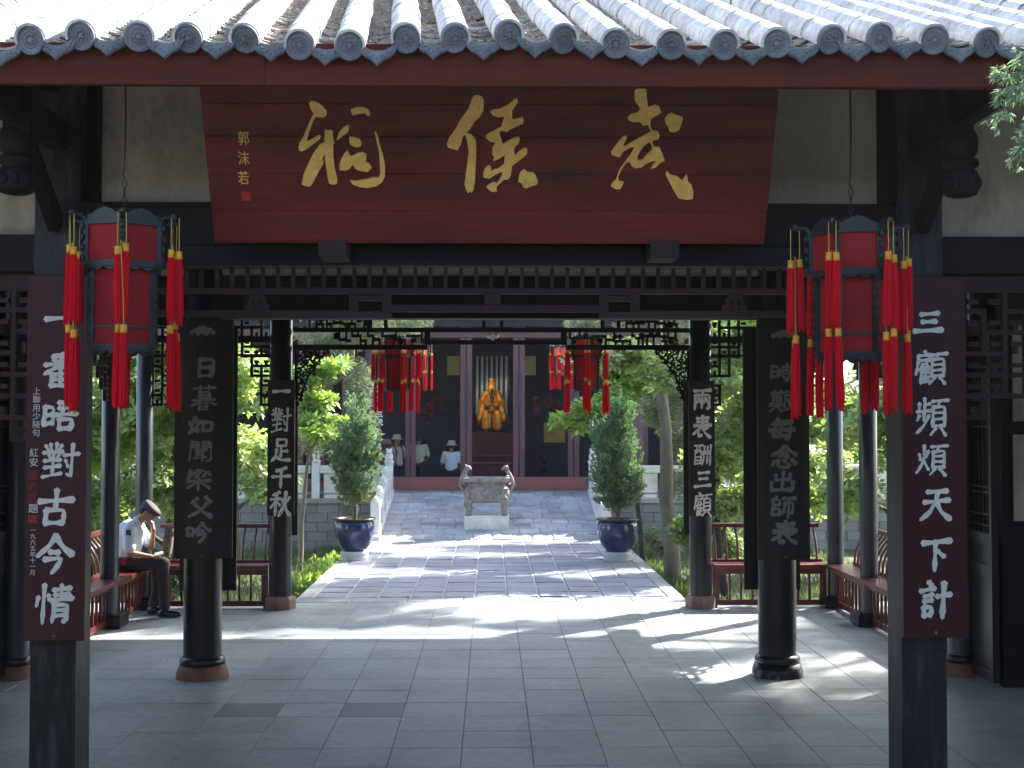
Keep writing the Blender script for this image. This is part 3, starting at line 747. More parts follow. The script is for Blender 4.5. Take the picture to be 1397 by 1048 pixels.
# rear row
y = Y2
pbox('beam', 'dark_wood', -XO, XO, y - .1, y + .1, 3.80, 4.05)
pbox('plaster_wall', 'plaster', -XO, XO, y - .03, y + .03, 4.052, rz(25 - y) - .12)
zR = lambda py: zat(py, Y2)
def rr2(px0, px1, py0, py1, name='rail'):
    return rail(Y2, xat(px0, Y2), xat(px1, Y2), zR(py1), zR(py0), .05, 'dark_wood', name)
rr2(400, 945, 424, 431); rr2(400, 945, 447.5, 453.5)
rr2(583, 772, 464.5, 470.5)
rr2(400, 583, 470.5, 477.5); rr2(772, 945, 470.5, 477.5)
for px in (583, 769): rr2(px - 4, px + 4, 453.5, 470.5, 'stile')
for px in (505, 526, 822, 844): rr2(px - 2.5, px + 2.5, 431, 447.5, 'stile')
for px in (660, 684): rr2(px - 2.5, px + 2.5, 431, 447.5, 'stile')
fm = MB(); q = at(672, 458, Y2)
for dx in (-.05, 0, .05): fm.sphere((q.x + dx, Y2, q.z - abs(dx) * .3 + .01), .035, 8, 6)
fm.sphere((q.x, Y2, q.z - .03), .03, 8, 6, (1, 1, 1.5)); fm.build('carved_boss', M['cream_stone'], pv)
# running fret between the rails
def fretrow(px0, px1, py0, py1, seed, t=3.2, step=9):
    rg = random.Random(seed); mb = MB(); p = px0
    while p < px1 - 3:
        wd = rg.uniform(step * .7, step * 1.5); q = min(p + wd, px1); a, b = xat(p, Y2), xat(q, Y2)
        hm = rg.choice([.3, .45, .6, .7]); pm = py0 + (py1 - py0) * hm; e = rg.uniform(0, .002)
        mb.box(a, b, Y2 - .02 - e, Y2 + .02 + e, zR(pm + t / 2), zR(pm - t / 2))
        if rg.random() < .55: mb.box(a, a + .028, Y2 - .022 - e, Y2 + .022 + e, zR(pm), zR(py0))
        if rg.random() < .6: mb.box(b - .028, b, Y2 - .024 - e, Y2 + .024 + e, zR(py1), zR(pm))
        if rg.random() < .5: mb.sphere(((a + b) / 2, Y2, zR((pm + (py0 if rg.random() < .5 else py1)) / 2)), .035, 7, 5, (1.2, .5, 1))
        p = q
    mb.build('fret_lattice', M['dark_wood'], pv)
fretrow(418, 503, 431, 447.5, 1, 4, 7); fretrow(846, 925, 431, 447.5, 2, 4, 7)
fretrow(455, 520, 453.5, 470.5, 3, 4, 7); fretrow(828, 925, 453.5, 470.5, 5, 4, 7); fretrow(520, 578, 453.5, 470.5, 6, 3, 14); fretrow(776, 828, 453.5, 470.5, 7, 3, 14)
def scroll_bracket(ox, ztop, dx, prof, y, seed, parent=None):
    # carved cloud scrolls: prof = drop of the bracket at each .05 m step away from the column
    rg = random.Random(seed); mb = MB(); st = .055
    for i, drop in enumerate(prof):
        z = ztop
        while z > ztop - drop + .02:
            cx, cz = ox + dx * (i * st + st / 2 + rg.uniform(-.008, .008)), z - .035
            a0 = rg.uniform(0, 6.3); sp = rg.uniform(3.6, 5.6) * rg.choice([-1, 1]); rr = rg.uniform(.022, .034)
            pts = [(cx + rr * (1 - .45 * k / 8) * math.cos(a0 + sp * k / 8), y + .006 * math.sin(k), cz + rr * 1.15 * (1 - .45 * k / 8) * math.sin(a0 + sp * k / 8)) for k in range(9)]
            mb.tube(pts, [.0135] * 9, 6)
            if rg.random() < .6: mb.sphere((cx + rg.uniform(-.02, .02), y, cz + rg.uniform(-.03, .03)), rg.uniform(.014, .024), 7, 5, (1, .8, 1))
            z -= rg.uniform(.055, .075)
    low = [(ox + dx * (i * st + .01), y, ztop - d) for i, d in enumerate(prof)] + [(ox + dx * (len(prof) * st), y, ztop)]
    mb.tube(low, .014, 6); mb.tube([(ox + dx * .01, y, ztop), (ox + dx * .01, y, ztop - prof[0])], .016, 6); mb.tube([(ox, y, ztop), (ox + dx * len(prof) * st, y, ztop)], .014, 6)
    return mb.build('carved_bracket', M['dark_wood'], parent or pv)
for s, px in ((1, 402), (-1, 940)):
    scroll_bracket(xat(px, Y2), zR(477), s, [.72, .66, .50, .34, .28, .18, .10, .06], Y2, 31 + s)
    x = xat(px, Y2) + s * .3
# outer bays of the rear row
for s in (-1, 1):
    a, b = sorted((s * (XI + .1), s * (XO - .08)))
    rail(Y2, a, b, 3.42, 3.50, .05, 'dark_wood'); rail(Y2, a, b, 3.24, 3.27, .04, 'dark_wood')
    rail(Y2, a, b, 3.74, 3.80, .05, 'dark_wood')
    fret('corner_bracket', s * (XI + .13), 3.74, s, .125, [9, 6, 4, 2, 2, 1], Y2, t=.034, m='dark_wood', seed=21 + s)
    fret('corner_bracket', s * (XO - .1), 3.74, -s, .125, [9, 7, 4, 3, 2], Y2, t=.034, m='dark_wood', seed=25 + s)

gh = thing('shade_gate', 'unseen timber gate added over the viewpoint to shade the pavilion front', 'gate', (0, -3, -.15)); gh.location = (0, 0, 0)  # unseen building added to cut the sky light on the pavilion front
MB().cbox(-8.9, 8.9, -7.0, 1.9, 4.3, 4.5, .02).build('roof', M['dark_wood'], gh)
for s in (-1, 1):
    for xx in (2.8, 6.0): MB().lathe([(.18, -.15), (.18, 4.3), (.01, 4.3)], 20, (s * xx, .9, 0)).build('column', M['black_lacquer'], gh)
    MB().cbox(*sorted((s * 2.9, s * 8.9)), -3.2, -3.0, -.15, 4.3, .01).build('wall', M['plaster'], gh)
    MB().cbox(*sorted((s * 1.5, s * 2.88)), -3.15, -3.05, -.15, 4.3, .01).build('door_panel', M['black_lacquer'], gh)
MB().cbox(-1.48, 1.48, -3.15, -3.05, 3.0, 4.3, .01).build('transom', M['dark_wood'], gh)
for s, sd in ((-1, 'left'), (1, 'right')):  # unseen walls added to keep side light off the pavilion front
    o = MB().cbox(*sorted((s * 8.95, s * 9.2)), -7, 7.85, -.15, 4.6, .02).build('shade_wall', M['plaster']); tag(o, 'unseen plastered wall added on the %s of the front court to cut side light' % sd, 'wall')

# ================================================================ NAME PLAQUE
pq = thing('name_plaque', 'large tilted dark red name plaque with three gold brush characters under the eave', 'plaque', (0, 7.6, 3.47))
PB = Vector((0, 7.73, 3.475)); PT = Vector((0, 7.24, 4.42))
pu = (PT - PB).normalized(); pn = Vector((0, -pu.z, pu.y))           # faces the front, tilted down
if pn.y > 0: pn = -pn
cxp = -.005
# matrix mapping local (x, y=back, z=up the board) to world
PM = Matrix(((1, 0, 0, cxp), (0, -pn.y, pu.y, PB.y), (0, -pn.z, pu.z, PB.z), (0, 0, 0, 1)))
PH = (PT - PB).length; PW = 3.32
inv = PM.inverted()
pq.location = (0, 0, 0)
zz = 0
for h in (.205, .23, .22, .19, PH - .845):
    MB().cbox(-PW / 2, PW / 2, 0, .05, zz + .0008, zz + h - .0008, .0022, PM).build('plank', M['plaque_red'], pq); zz += h
MB().cbox(-PW / 2 + .01, PW / 2 - .01, .051, .07, .01, PH - .01, .003, PM).build('backing_board', M['dark_wood'], pq)
def on_plaque(px, py):
    d = ray(px, py); n = PM.to_3x3() @ Vector((0, 1, 0)); t = (PM.translation - EYE).dot(n) / d.dot(n)
    v = inv @ (EYE + d * t); return (v.x, v.z)
def px_poly(pts, ox, oy, s=170 / 1048): return [on_plaque(ox + a * s, oy + b * s) for a, b in pts]
GC = {(390, 110): [
 [(195,190),(215,168),(250,172),(310,208),(345,255),(345,285),(325,305),(285,308),(255,300),(235,330),(205,410),(180,490),(180,510),(225,485),(265,460),(290,455),(297,468),(285,490),(215,545),(175,575),(140,592),(115,585),(108,555),(120,515),(150,465),(190,370),(235,272),(210,235)],
 [(325,515),(290,530),(255,575),(210,650),(170,740),(150,790),(135,870),(160,880),(205,887),(225,865),(290,740),(315,700),(325,660),(300,680),(320,630),(335,600),(345,560)],
 [(330,410),(355,415),(395,412),(400,495),(412,515),(400,540),(400,640),(410,720),(435,830),(430,865),(400,872),(365,862),(350,790),(335,680),(325,560)],
 [(425,500),(445,440),(480,395),(520,370),(537,378),(525,430),(490,455),(440,495)],
 [(545,242),(590,220),(640,218),(690,232),(712,275),(705,297),(685,290),(670,270),(620,275),(565,290)],
 [(535,465),(580,470),(620,485),(642,520),(630,550),(590,558),(545,535),(535,510)],
 [(520,580),(540,625),(560,630),(600,605),(650,597),(680,615),(678,660),(668,680),(700,690),(725,730),(700,750),(695,765),(640,757),(590,740),(565,700),(540,735),(505,752),(455,748),(452,710),(470,650),(500,600)],
 [(755,420),(775,460),(790,530),(815,610),(835,700),(835,800),(810,850),(760,885),(690,897),(620,890),(560,865),(540,835),(600,838),(680,825),(730,810),(780,810),(795,780),(793,700),(785,600),(765,500),(748,430)]],
(590, 110): [
 [(345,125),(385,118),(420,135),(432,170),(428,250),(400,300),(355,340),(325,390),(295,430),(255,470),(240,530),(212,583),(180,575),(130,558),(122,530),(140,480),(190,410),(240,320),(300,240),(325,170)],
 [(275,440),(320,445),(350,470),(368,510),(368,620),(362,740),(357,850),(348,910),(330,940),(315,925),(300,945),(285,920),(270,870),(280,790),(295,680),(305,590),(290,500)],
 [(485,260),(510,240),(570,232),(630,205),(690,148),(715,150),(718,180),(690,220),(670,250),(670,320),(700,320),(755,302),(768,325),(760,360),(700,385),(650,410),(625,430),(590,415),(560,430),(575,480),(590,530),(640,500),(700,470),(725,468),(735,490),(720,530),(690,560),(685,610),(700,620),(730,590),(770,560),(797,570),(797,610),(760,645),(700,690),(668,715),(660,790),(640,825),(600,830),(570,860),(540,890),(540,930),(500,932),(455,895),(460,880),(510,850),(545,855),(580,800),(590,760),(540,780),(480,820),(430,812),(425,780),(450,720),(480,708),(495,735),(490,755),(560,730),(600,700),(610,620),(560,655),(510,672),(520,640),(500,615),(505,560),(530,520),(490,510),(450,480),(445,465),(470,440),(530,410),(580,380),(605,300),(550,305),(510,290)],
 [(770,738),(800,765),(850,770),(870,800),(887,850),(875,870),(830,885),(790,902),(765,895),(750,860),(722,848),(728,800),(740,765)]],
(810, 110): [
 [(342,85),(370,65),(425,62),(445,80),(445,150),(455,220),(510,198),(545,210),(568,265),(520,295),(480,320),(475,370),(440,370),(415,378),(385,345),(330,347),(290,330),(282,310),(310,280),(370,265),(390,240),(380,215),(345,170)],
 [(650,265),(690,285),(745,302),(745,330),(728,380),(715,415),(670,433),(635,425),(625,385),(600,350),(600,310),(625,280)],
 [(455,368),(472,372),(494,420),(478,428)],
 [(270,458),(278,475),(245,545),(260,548),(330,505),(420,455),(500,415),(540,425),(553,460),(540,490),(500,500),(490,510),(505,550),(550,555),(575,610),(595,670),(560,685),(520,725),(475,740),(500,700),(530,672),(480,675),(430,700),(400,725),(350,733),(315,715),(300,680),(270,690),(230,750),(205,800),(210,840),(255,848),(225,905),(190,912),(142,885),(160,850),(185,830),(215,745),(270,670),(320,600),(345,550),(290,565),(240,600),(215,643),(150,620),(145,595),(190,530),(240,470)],
 [(615,755),(640,785),(700,800),(740,835),(780,785),(795,850),(815,865),(838,930),(830,990),(780,998),(710,985),(685,945),(655,890),(625,830),(600,785)]]}
hole = [(465,515),(490,545),(488,580),(440,620),(410,660),(370,665),(365,635),(395,580),(430,535)]
for (ox, oy), polys in GC.items():
    mb = MB()
    for k, pl in enumerate(polys):
        h = [px_poly(hole, ox, oy)] if (ox == 810 and k == 3) else []
        mb.prism(px_poly(pl, ox, oy), .012 + .0006 * k, h, PM @ Matrix.Translation((0, -.012 - .0006 * k, 0)))
    mb.build('gold_character', M['gold'], pq)
for i, (ch, py) in enumerate((('郭', 178), ('沫', 205), ('若', 232))):
    u, v = on_plaque(333, py + 18)
    o = text_mesh(ch, 'signature_character', M['gold'], pq, PM @ Vector((u, -.004, v)), .088)
    o.rotation_euler = PM.to_euler(); o.rotation_euler.rotate_axis('X', PI / 2); o.scale = (.8, 1, 1)
    if i == 2:
        u, v = on_plaque(336, 268); MB().cbox(u - .028, u + .028, -.006, 0, v - .025, v + .028, .002, PM).build('seal', M['seal_red'], pq)

# ================================================================ COUPLET BOARDS
def couplet(label, px0, px1, pytop, pybot, Y, chars, cpx, cw, tops, m, ink, th=.03, bow=0, chh=None, wire=False, rng=3):
    rg = random.Random(rng)
    x0, x1 = xat(px0, Y), xat(px1, Y); z1, z0 = zat(pytop, Y), zat(pybot, Y)
    t = thing('couplet_board', label, 'couplet board', ((x0 + x1) / 2, Y, z0), 0, 'couplet boards hung on the columns')
    cx = (x0 + x1) / 2
    mb = MB(); n = 8
    if bow:
        vs = []
        for zz in (0, z1 - z0):
            for k in range(n + 1):
                u = -1 + 2 * k / n; vs.append((u * (x1 - x0) / 2, bow * u * u, zz))
            for k in range(n, -1, -1):
                u = -1 + 2 * k / n; vs.append((u * (x1 - x0) / 2, bow * u * u + .022, zz))
        a = 2 * (n + 1)
        fs = [tuple(range(a))[::-1], tuple(range(a, 2 * a))] + [(k, (k + 1) % a, (k + 1) % a + a, k + a) for k in range(a)]
        mb.add(vs, fs)
    else: mb.cbox(-(x1 - x0) / 2, (x1 - x0) / 2, 0, th, 0, z1 - z0, .004)
    mb.build('board', M[m], t)
    for i, ch in enumerate(chars):
        b = MB(); X = xat(cpx[i], Y) - cx; W_ = cw / 1750 * Y
        H_ = (chh[i] if chh else cw) / 1750 * Y
        brush(b, ch, X, zat(tops[i], Y) - z0, W_, H_, -.003, .062 if len(GL[ch]) > 150 else .078, rg, slant=.6)
        if bow:
            b.v = [(v[0], v[1] + bow * (v[0] / ((x1 - x0) / 2)) ** 2, v[2]) for v in b.v]
        b.build('painted_character', M[ink], t)
    MB().sphere((0, -.004, .03), .012, 8, 6).build('fixing_nail', M['base_orange'], t)
    return t, cx, z0
# front pair
t, cx, z0 = couplet('dark red couplet board reading 一番晤對古今情 on the left front square post', 36, 118, 376, 873, 7.93,
    '一番晤對古今情', [82, 83, 81, 84, 77, 77, 76], 50, [420, 480, 543, 603, 667, 728, 795], 'board_red', 'white_paint', chh=[30, 50, 46, 52, 50, 54, 54], rng=5)
yy = 606
def small(chars, px, py, ink, sz, Y=7.93):
    for c_ in chars:
        o = text_mesh(c_, 'small_character', M[ink], t, (xat(px, Y) - cx, -.004, zat(py + sz * .85, Y) - z0), sz / 1750 * Y * 1.05)
        py += sz * 1.08
    return py
small('上聯用少陵句', 50, 529, 'white_paint', 10.5); small('紅安', 47, 612, 'white_paint', 12)
small('董必武', 46, 641, 'dim_red_paint', 14.5); small('題', 47, 687, 'white_paint', 13)
MB().cbox(xat(40, 7.93) - cx, xat(52, 7.93) - cx, -.004, 0, zat(713, 7.93) - z0, zat(702, 7.93) - z0, .001).build('seal', M['dim_red_paint'], t)
small('一九六五年十一月', 47, 719, 'white_paint', 7.6)
couplet('dark red couplet board reading 三顧頻煩天下計 on the right front square post', 1230, 1318, 376, 872, 7.93,
    '三顧頻煩天下計', [1268, 1271, 1272, 1271, 1276, 1275, 1274], 44, [421, 478, 541, 604, 665, 732, 793], 'board_red', 'white_paint', chh=[36, 47, 54, 46, 46, 48, 52], rng=6)
# second pair
couplet('blackish bowed board with grey characters 日暮如聞梁父吟 on the left inner round column', 236, 316, 436, 762, 11.93,
    '雲日暮如聞梁父吟', [276, 280, 278, 274, 274, 272, 275, 272], 34, [442, 489, 526, 568, 601, 639, 677, 712], 'board_brown', 'grey_paint', bow=.06, chh=[16, 27, 34, 24, 29, 30, 29, 28], rng=7)
couplet('blackish bowed board with grey characters 時艱每念出師表 on the right inner round column', 1035, 1106, 436, 765, 11.93,
    '雲時艱每念出師表', [1072, 1067, 1068, 1067, 1070, 1067, 1067, 1070], 35, [447, 496, 532, 570, 608, 643, 677, 711], 'board_brown', 'grey_paint', bow=.055, chh=[14, 24, 30, 30, 32, 28, 30, 32], rng=8)
for s, lb in ((-1, 'narrow dark board on the far side of the left inner round column'), (1, 'narrow dark board on the far side of the right inner round column')):
    o = MB().cbox(s * XI - .27, s * XI + .27, 12.37, 12.40, .78, 3.3, .004).build('reverse_board', M['board_brown']); tag(o, lb, 'couplet board')
# third pair
couplet('narrow black board with white characters 一對足千秋 on the rear left column', 365, 402, 519, 703, 16.40,
    '一對足千秋', [384, 384, 384, 384, 383], 27, [527, 556, 597, 636, 670], 'board_brown', 'white_paint', chh=[14, 36, 32, 30, 34], rng=9)
couplet('narrow black board with white characters 兩表酬三顧 on the rear right column', 940, 975, 519, 705, 16.40,
    '兩表酬三顧', [958, 958, 958, 959, 959], 25, [530, 566, 605, 640, 672], 'board_brown', 'white_paint', chh=[30, 32, 30, 28, 33], rng=10)
for s, lb in ((-1, 'narrow dark board on the far side of the rear left column'), (1, 'narrow dark board on the far side of the rear right column')):
    o = MB().cbox(s * XI - .19, s * XI + .19, 16.78, 16.81, .92, 2.95, .004).build('reverse_board', M['board_brown']); tag(o, lb, 'couplet board')

# ================================================================ LANTERNS
def hexpt(r, k, rot): t = rot + k * PI / 3; return Vector((r * math.cos(t), r * math.sin(t), 0))
def make_lantern(loc, scale, label, rot, hang, cloth='lantern_cloth', tassels=True, seed=0):
    rg = random.Random(seed)
    t = thing('palace_lantern', label, 'lantern', loc, 0, 'hanging red palace lanterns'); t.scale = (scale,) * 3
    ru, rl_ = .228, .190
    fr = MB()
    tiers = [(ru, .0, .235, .03), (rl_, -.25, -.68, .03)]
    # upper tier z 0..-.235 ; lower tier -.235..-.70
    ZU0, ZU1, ZL0, ZL1 = 0, -.235, -.245, -.70
    for r, za, zb in ((ru, ZU0, ZU1), (rl_, ZL0, ZL1)):
        for k in range(6):
            p = hexpt(r, k, rot); q = hexpt(r, k + 1, rot)
            fr.bar(p + Vector((0, 0, za)), p + Vector((0, 0, zb)), .030, .030)
            for z in (za, zb): fr.bar(p + Vector((0, 0, z)), q + Vector((0, 0, z)), .022, .036)
            if r == rl_:
                z = zb + .115; fr.bar(p + Vector((0, 0, z)), q + Vector((0, 0, z)), .014, .016)
    fr.build('frame', M['lantern_frame'], t)
    for r, za, zb in ((ru - .008, ZU0, ZU1), (rl_ - .008, ZL0, ZL1)):
        for k in range(6):
            p = hexpt(r, k, rot); q = hexpt(r, k + 1, rot)
            d = (p + q) * .5; nrm = d.normalized() * .004
            vs = []
            for o_ in (nrm, -nrm):
                vs += [p + o_ + Vector((0, 0, za)), q + o_ + Vector((0, 0, za)), q + o_ + Vector((0, 0, zb)), p + o_ + Vector((0, 0, zb))]
            MB().add(vs, [(0, 1, 2, 3), (7, 6, 5, 4)]).build('cloth_panel', M[cloth], t)
    # crest boards and lower aprons with wavy edges
    for k in range(6):
        for r, zb, up in ((ru, ZU0, 1), (ru, ZU1, -1), (rl_, ZL1, -1)):
            p = hexpt(r + .004, k, rot); q = hexpt(r + .004, k + 1, rot); L_ = (q - p).length
            X = (q - p).normalized(); Yv = X.cross(Vector((0, 0, 1)))
            T = Matrix(((X.x, -Yv.x, 0, p.x), (X.y, -Yv.y, 0, p.y), (0, 0, 1, zb), (0, 0, 0, 1)))
            n = 12; top = []
            for j in range(n + 1):
                u = j / n
                h = (.028 + .042 * math.sin(PI * u) ** 2 + .008 * abs(math.sin(5 * PI * u))) if up > 0 else (.016 + .02 * abs(math.cos(3 * PI * u)) + .012 * (2 * u - 1) ** 2)
                top.append((u * L_, up * h))
            out = [(0, 0)] + ([(L_, 0)] + top[::-1])[0:1] + top[::-1]
            out = [(0, -.004 * up), (L_, -.004 * up)] + top[::-1]
            MB().prism(out, .01, (), T).build('crest_board' if up > 0 else 'apron_board', M['lantern_frame'], t)
    # arms and tassels
    cap = MB().lathe([(.001, .0), (.0175, .0), (.019, -.01), (.017, -.02), (.019, -.03), (.0185, -.047), (.001, -.048)], 10).mesh('tassel_cap', M['tassel_gold'])
    tms = []
    for Lb in (.40, .44):
        mb = MB(); n = 18; vs = []; fs = []
        prof = [(.0165, -.045), (.020, -.09), (.0205, -Lb * .55), (.0215, -Lb * .86), (.019, -Lb)]
        for i, (r, z) in enumerate(prof):
            for k in range(n):
                a = 2 * PI * k / n; rr = r * (1 + (.15 if k % 2 else -.09) + rg.uniform(-.05, .05)); zz = z - (rg.uniform(-.03, .03) if i == len(prof) - 1 else 0)
                vs.append((rr * math.cos(a), rr * math.sin(a), zz))
        for i in range(len(prof) - 1):
            for k in range(n): fs.append((i * n + k, i * n + (k + 1) % n, (i + 1) * n + (k + 1) % n, (i + 1) * n + k))
        mb.add(vs, fs); mb.add(vs[-n:], [tuple(range(n))]); tms.append(mb.mesh('tassel', M['tassel_red']))
    for k in range(6):
        d = hexpt(1, k, rot); base = hexpt(ru, k, rot)
        ar = MB()
        pts = [base + Vector((0, 0, .0)), base + d * .03 + Vector((0, 0, .035)), base + d * .06 + Vector((0, 0, .03)), base + d * .082 + Vector((0, 0, .04))]
        ar.tube(pts, [.016, .014, .013, .012], 6); ar.sphere(base + d * .085 + Vector((0, 0, .038)), .02, 8, 6)
        for z in (-.03, -.09, -.15, -.21): ar.sphere(base + d * .022 + Vector((0, 0, z)), .017, 6, 4, (1, 1, 1.4))
        ar.build('dragon_arm', M['lantern_frame'], t)
        fl_ = MB()
        for j in range(9): fl_.sphere(hexpt(rl_ + .018, k, rot) + Vector((0, 0, -.27 - .05 * j)), .013, 6, 4, (1, 1, 1.6))
        fl_.build('carved_edge', M['lantern_frame'], t)
        if not tassels: continue
        tip = base + d * .086
        side = Vector((-d.y, d.x, 0))
        for tier, (zc, zs) in enumerate(((-.15, .03), (-.575, .02))):
            for sgn in (-1, 1):
                zt = zc + rg.uniform(-.012, .012) + (0 if tier == 0 else rg.uniform(-.03, .02))
                p = tip + side * ((.021 if tier == 0 else .027) * sgn) * (1 if (k + tier) % 3 else .55) + d * (rg.uniform(-.01, .012) + (.018 * sgn if (k + tier) % 3 == 0 else 0)) + Vector((0, 0, zt))
                tilt = rg.uniform(-.025, .025)
                o = link('tassel', tms[tier], t, p, (tilt, rg.uniform(-.025, .025), rg.uniform(0, 6)))
                link('tassel_cap', cap, o, (0, 0, 0))
                top = Vector((0, 0, .03 - zt)) if tier == 0 else Vector((-side.x * .02 * sgn, -side.y * .02 * sgn, -.13 - zt))
                Rm = o.rotation_euler.to_matrix().transposed()
                MB().tube([(0, 0, 0), Rm @ (top * .3 + Vector((0, .006 * sgn, 0))), Rm @ top], .0026, 5).build('cord', M['cord_gold'], o)
    # suspension wire
    if hang:
        wv = MB(); h = hang / scale
        wv.tube([(0, 0, .0), (0, 0, .05)], .012, 8)
        for k in range(4):
            zc = .09 + .05 * k
            ring = [(.012 * math.cos(a) * (k % 2), .012 * math.cos(a) * (1 - k % 2), zc + .028 * math.sin(a)) for a in [i * 2 * PI / 8 for i in range(9)]]
            wv.tube(ring, .0035, 5)
        wv.tube([(0, 0, .27), (-.008, 0, .29), (-.004, 0, .32), (0, 0, .36), (.004, 0, h * .7), (0, 0, h)], .005, 6)
        for k in range(6):
            q = hexpt(ru, k, rot) + Vector((0, 0, .03)); wv.tube([q, (0, 0, .10)], .004, 5)
        wv.build('suspension_wire', M['wire'], t)
    return t
Lz = zat(309, 7.3)
make_lantern((xat(167, 7.3), 7.3, Lz), 1.0, 'red hexagonal lantern with tassels hanging in front of the left front post', math.radians(-16), rz(7.3) - .2 - Lz, seed=1)
make_lantern((xat(1163, 7.3), 7.3, zat(318, 7.3)), 1.0, 'red hexagonal lantern with tassels hanging beside the right front post', math.radians(-4.6), rz(7.3) - .2 - Lz, seed=2)
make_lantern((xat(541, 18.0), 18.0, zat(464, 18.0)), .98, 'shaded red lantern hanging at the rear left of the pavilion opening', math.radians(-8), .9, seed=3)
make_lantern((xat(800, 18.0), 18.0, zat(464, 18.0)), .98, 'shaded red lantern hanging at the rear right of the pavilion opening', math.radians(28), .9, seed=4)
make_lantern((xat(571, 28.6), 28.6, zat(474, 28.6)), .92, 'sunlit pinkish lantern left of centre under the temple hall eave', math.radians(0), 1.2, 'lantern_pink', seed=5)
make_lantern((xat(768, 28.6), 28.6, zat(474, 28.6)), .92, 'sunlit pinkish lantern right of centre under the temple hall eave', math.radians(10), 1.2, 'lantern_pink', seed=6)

# ================================================================ BENCHES with curved backs
def bal_curve(mb, p, out, h=.47, t=.022):
    # S-curved goose-neck baluster, p = foot, out = outward unit vector
    pts = [p, p + out * .005 + Vector((0, 0, h * .22)), p + out * .035 + Vector((0, 0, h * .45)), p + out * .10 + Vector((0, 0, h * .7)), p + out * .17 + Vector((0, 0, h * .88)), p + out * .185 + Vector((0, 0, h))]
    mb.tube(pts, [t * .62] * 6, 6)
def bench(label, p0, p1, out):
    """p0->p1 along the panel line; out = outward direction"""
    p0 = Vector(p0); p1 = Vector(p1); d = (p1 - p0); L_ = d.length; d.normalize(); out = Vector(out)
    t = thing('railing_bench', label, 'bench', p0, 0, 'red railing benches round the pavilion')
    mid = d * (L_ / 2)
    def plank(name, a, b, o0, o1, z0, z1, m='bench_red'):
        A = d * a; B = d * b
        vs = [A + out * o0 + Vector((0, 0, z0)), B + out * o0 + Vector((0, 0, z0)), B + out * o1 + Vector((0, 0, z0)), A + out * o1 + Vector((0, 0, z0))]
        vs += [v + Vector((0, 0, z1 - z0)) for v in vs]
        mb = MB().add(vs, [(3, 2, 1, 0), (4, 5, 6, 7), (0, 1, 5, 4), (1, 2, 6, 5), (2, 3, 7, 6), (3, 0, 4, 7)])
        o = mb.build(name, M[m], t)
        bv = o.modifiers.new('bevel', 'BEVEL'); bv.width = .006; bv.segments = 2
        return o
    plank('seat', 0, L_, -.17, .23, .515, .565)
    plank('seat_apron', 0, L_, -.03, .03, .43, .514)
    plank('bottom_rail', 0, L_, -.025, .025, .03, .10)
    plank('top_rail', 0, L_, .345, .415, 1.00, 1.055)
    plank('back_foot_rail', 0, L_, .185, .225, .566, .60)
    plank('end_post', 0, .06, -.03, .03, 0, .429); plank('end_post', L_ - .06, L_, -.03, .03, 0, .429)
    n = int(L_ / .145)
    m1 = MB().cbox(-.014, .014, -.014, .014, .10, .43, .003).mesh('baluster', M['bench_red'])
    mb = MB(); bal_curve(mb, Vector((0, 0, .59)), out, .43, .026); m2 = mb.mesh('back_baluster', M['bench_red'])
    for k in range(n):
        a = (k + .5) * L_ / n
        link('baluster', m1, t, d * a); link('back_baluster', m2, t, d * a + out * .195)
    return t
bench('red bench with curved back rail at the rear left of the pavilion', (-XO + .12, Y2, 0), (-XI - .15, Y2, 0), (0, 1, 0))
bench('red bench with curved back rail at the rear right of the pavilion', (XI + .15, Y2, 0), (XO - .12, Y2, 0), (0, 1, 0))
bench('long red side bench under the man on the left side', (-XO, Y1 + .2, 0), (-XO, Y2 - .12, 0), (-1, 0, 0))
bench('long red side bench along the empty right side', (XO, Y1 + .2, 0), (XO, Y2 - .12, 0), (1, 0, 0))

# ================================================================ PEOPLE
def fig_mesh(name, caps, m, vox=.012, sm=3, ell=()):
    """one continuous surface from tapered capsules and ellipsoids"""
    mb = MB()
    for (p, q, r1, r2) in caps:
        p = Vector(p); q = Vector(q); d = (q - p); L_ = max(d.length, 1e-4); d.normalize()
        a = d.orthogonal().normalized(); b = d.cross(a); n = 12; prof = []
        for i in range(5): t_ = PI / 2 * i / 4; prof.append((r1 * math.sin(t_), -r1 * math.cos(t_)))
        for i in range(5): t_ = PI / 2 * i / 4; prof.append((r2 * math.cos(t_), L_ + r2 * math.sin(t_)))
        T = Matrix(((a.x, b.x, d.x, p.x), (a.y, b.y, d.y, p.y), (a.z, b.z, d.z, p.z), (0, 0, 0, 1)))
        prof = [(max(r, 1e-4), z) for r, z in prof]
        mb.lathe(prof, n, (0, 0, 0), True, T)
        bm_ = None
    for (c, s3, rot) in ell:
        T = Matrix.Translation(c) @ Euler(rot).to_matrix().to_4x4() @ Matrix.Diagonal((*s3, 1))
        prof = [(max(1e-4, math.sin(PI * i / 10)), -math.cos(PI * i / 10)) for i in range(11)]
        mb.lathe(prof, 16, (0, 0, 0), True, T)
    me = mb.mesh('tmp', m); o = bpy.data.objects.new('tmp', me); C.objects.link(o)
    r = o.modifiers.new('r', 'REMESH'); r.mode = 'VOXEL'; r.voxel_size = vox; r.use_smooth_shade = True
    s_ = o.modifiers.new('s', 'SMOOTH'); s_.iterations = sm; s_.factor = .5
    bpy.context.view_layer.update()
    out = bpy.data.meshes.new_from_object(o.evaluated_get(bpy.context.evaluated_depsgraph_get())); out.name = name
    if not out.materials: out.materials.append(m)
    out.materials[0] = m
    bpy.data.objects.remove(o); bpy.data.meshes.remove(me)
    return out
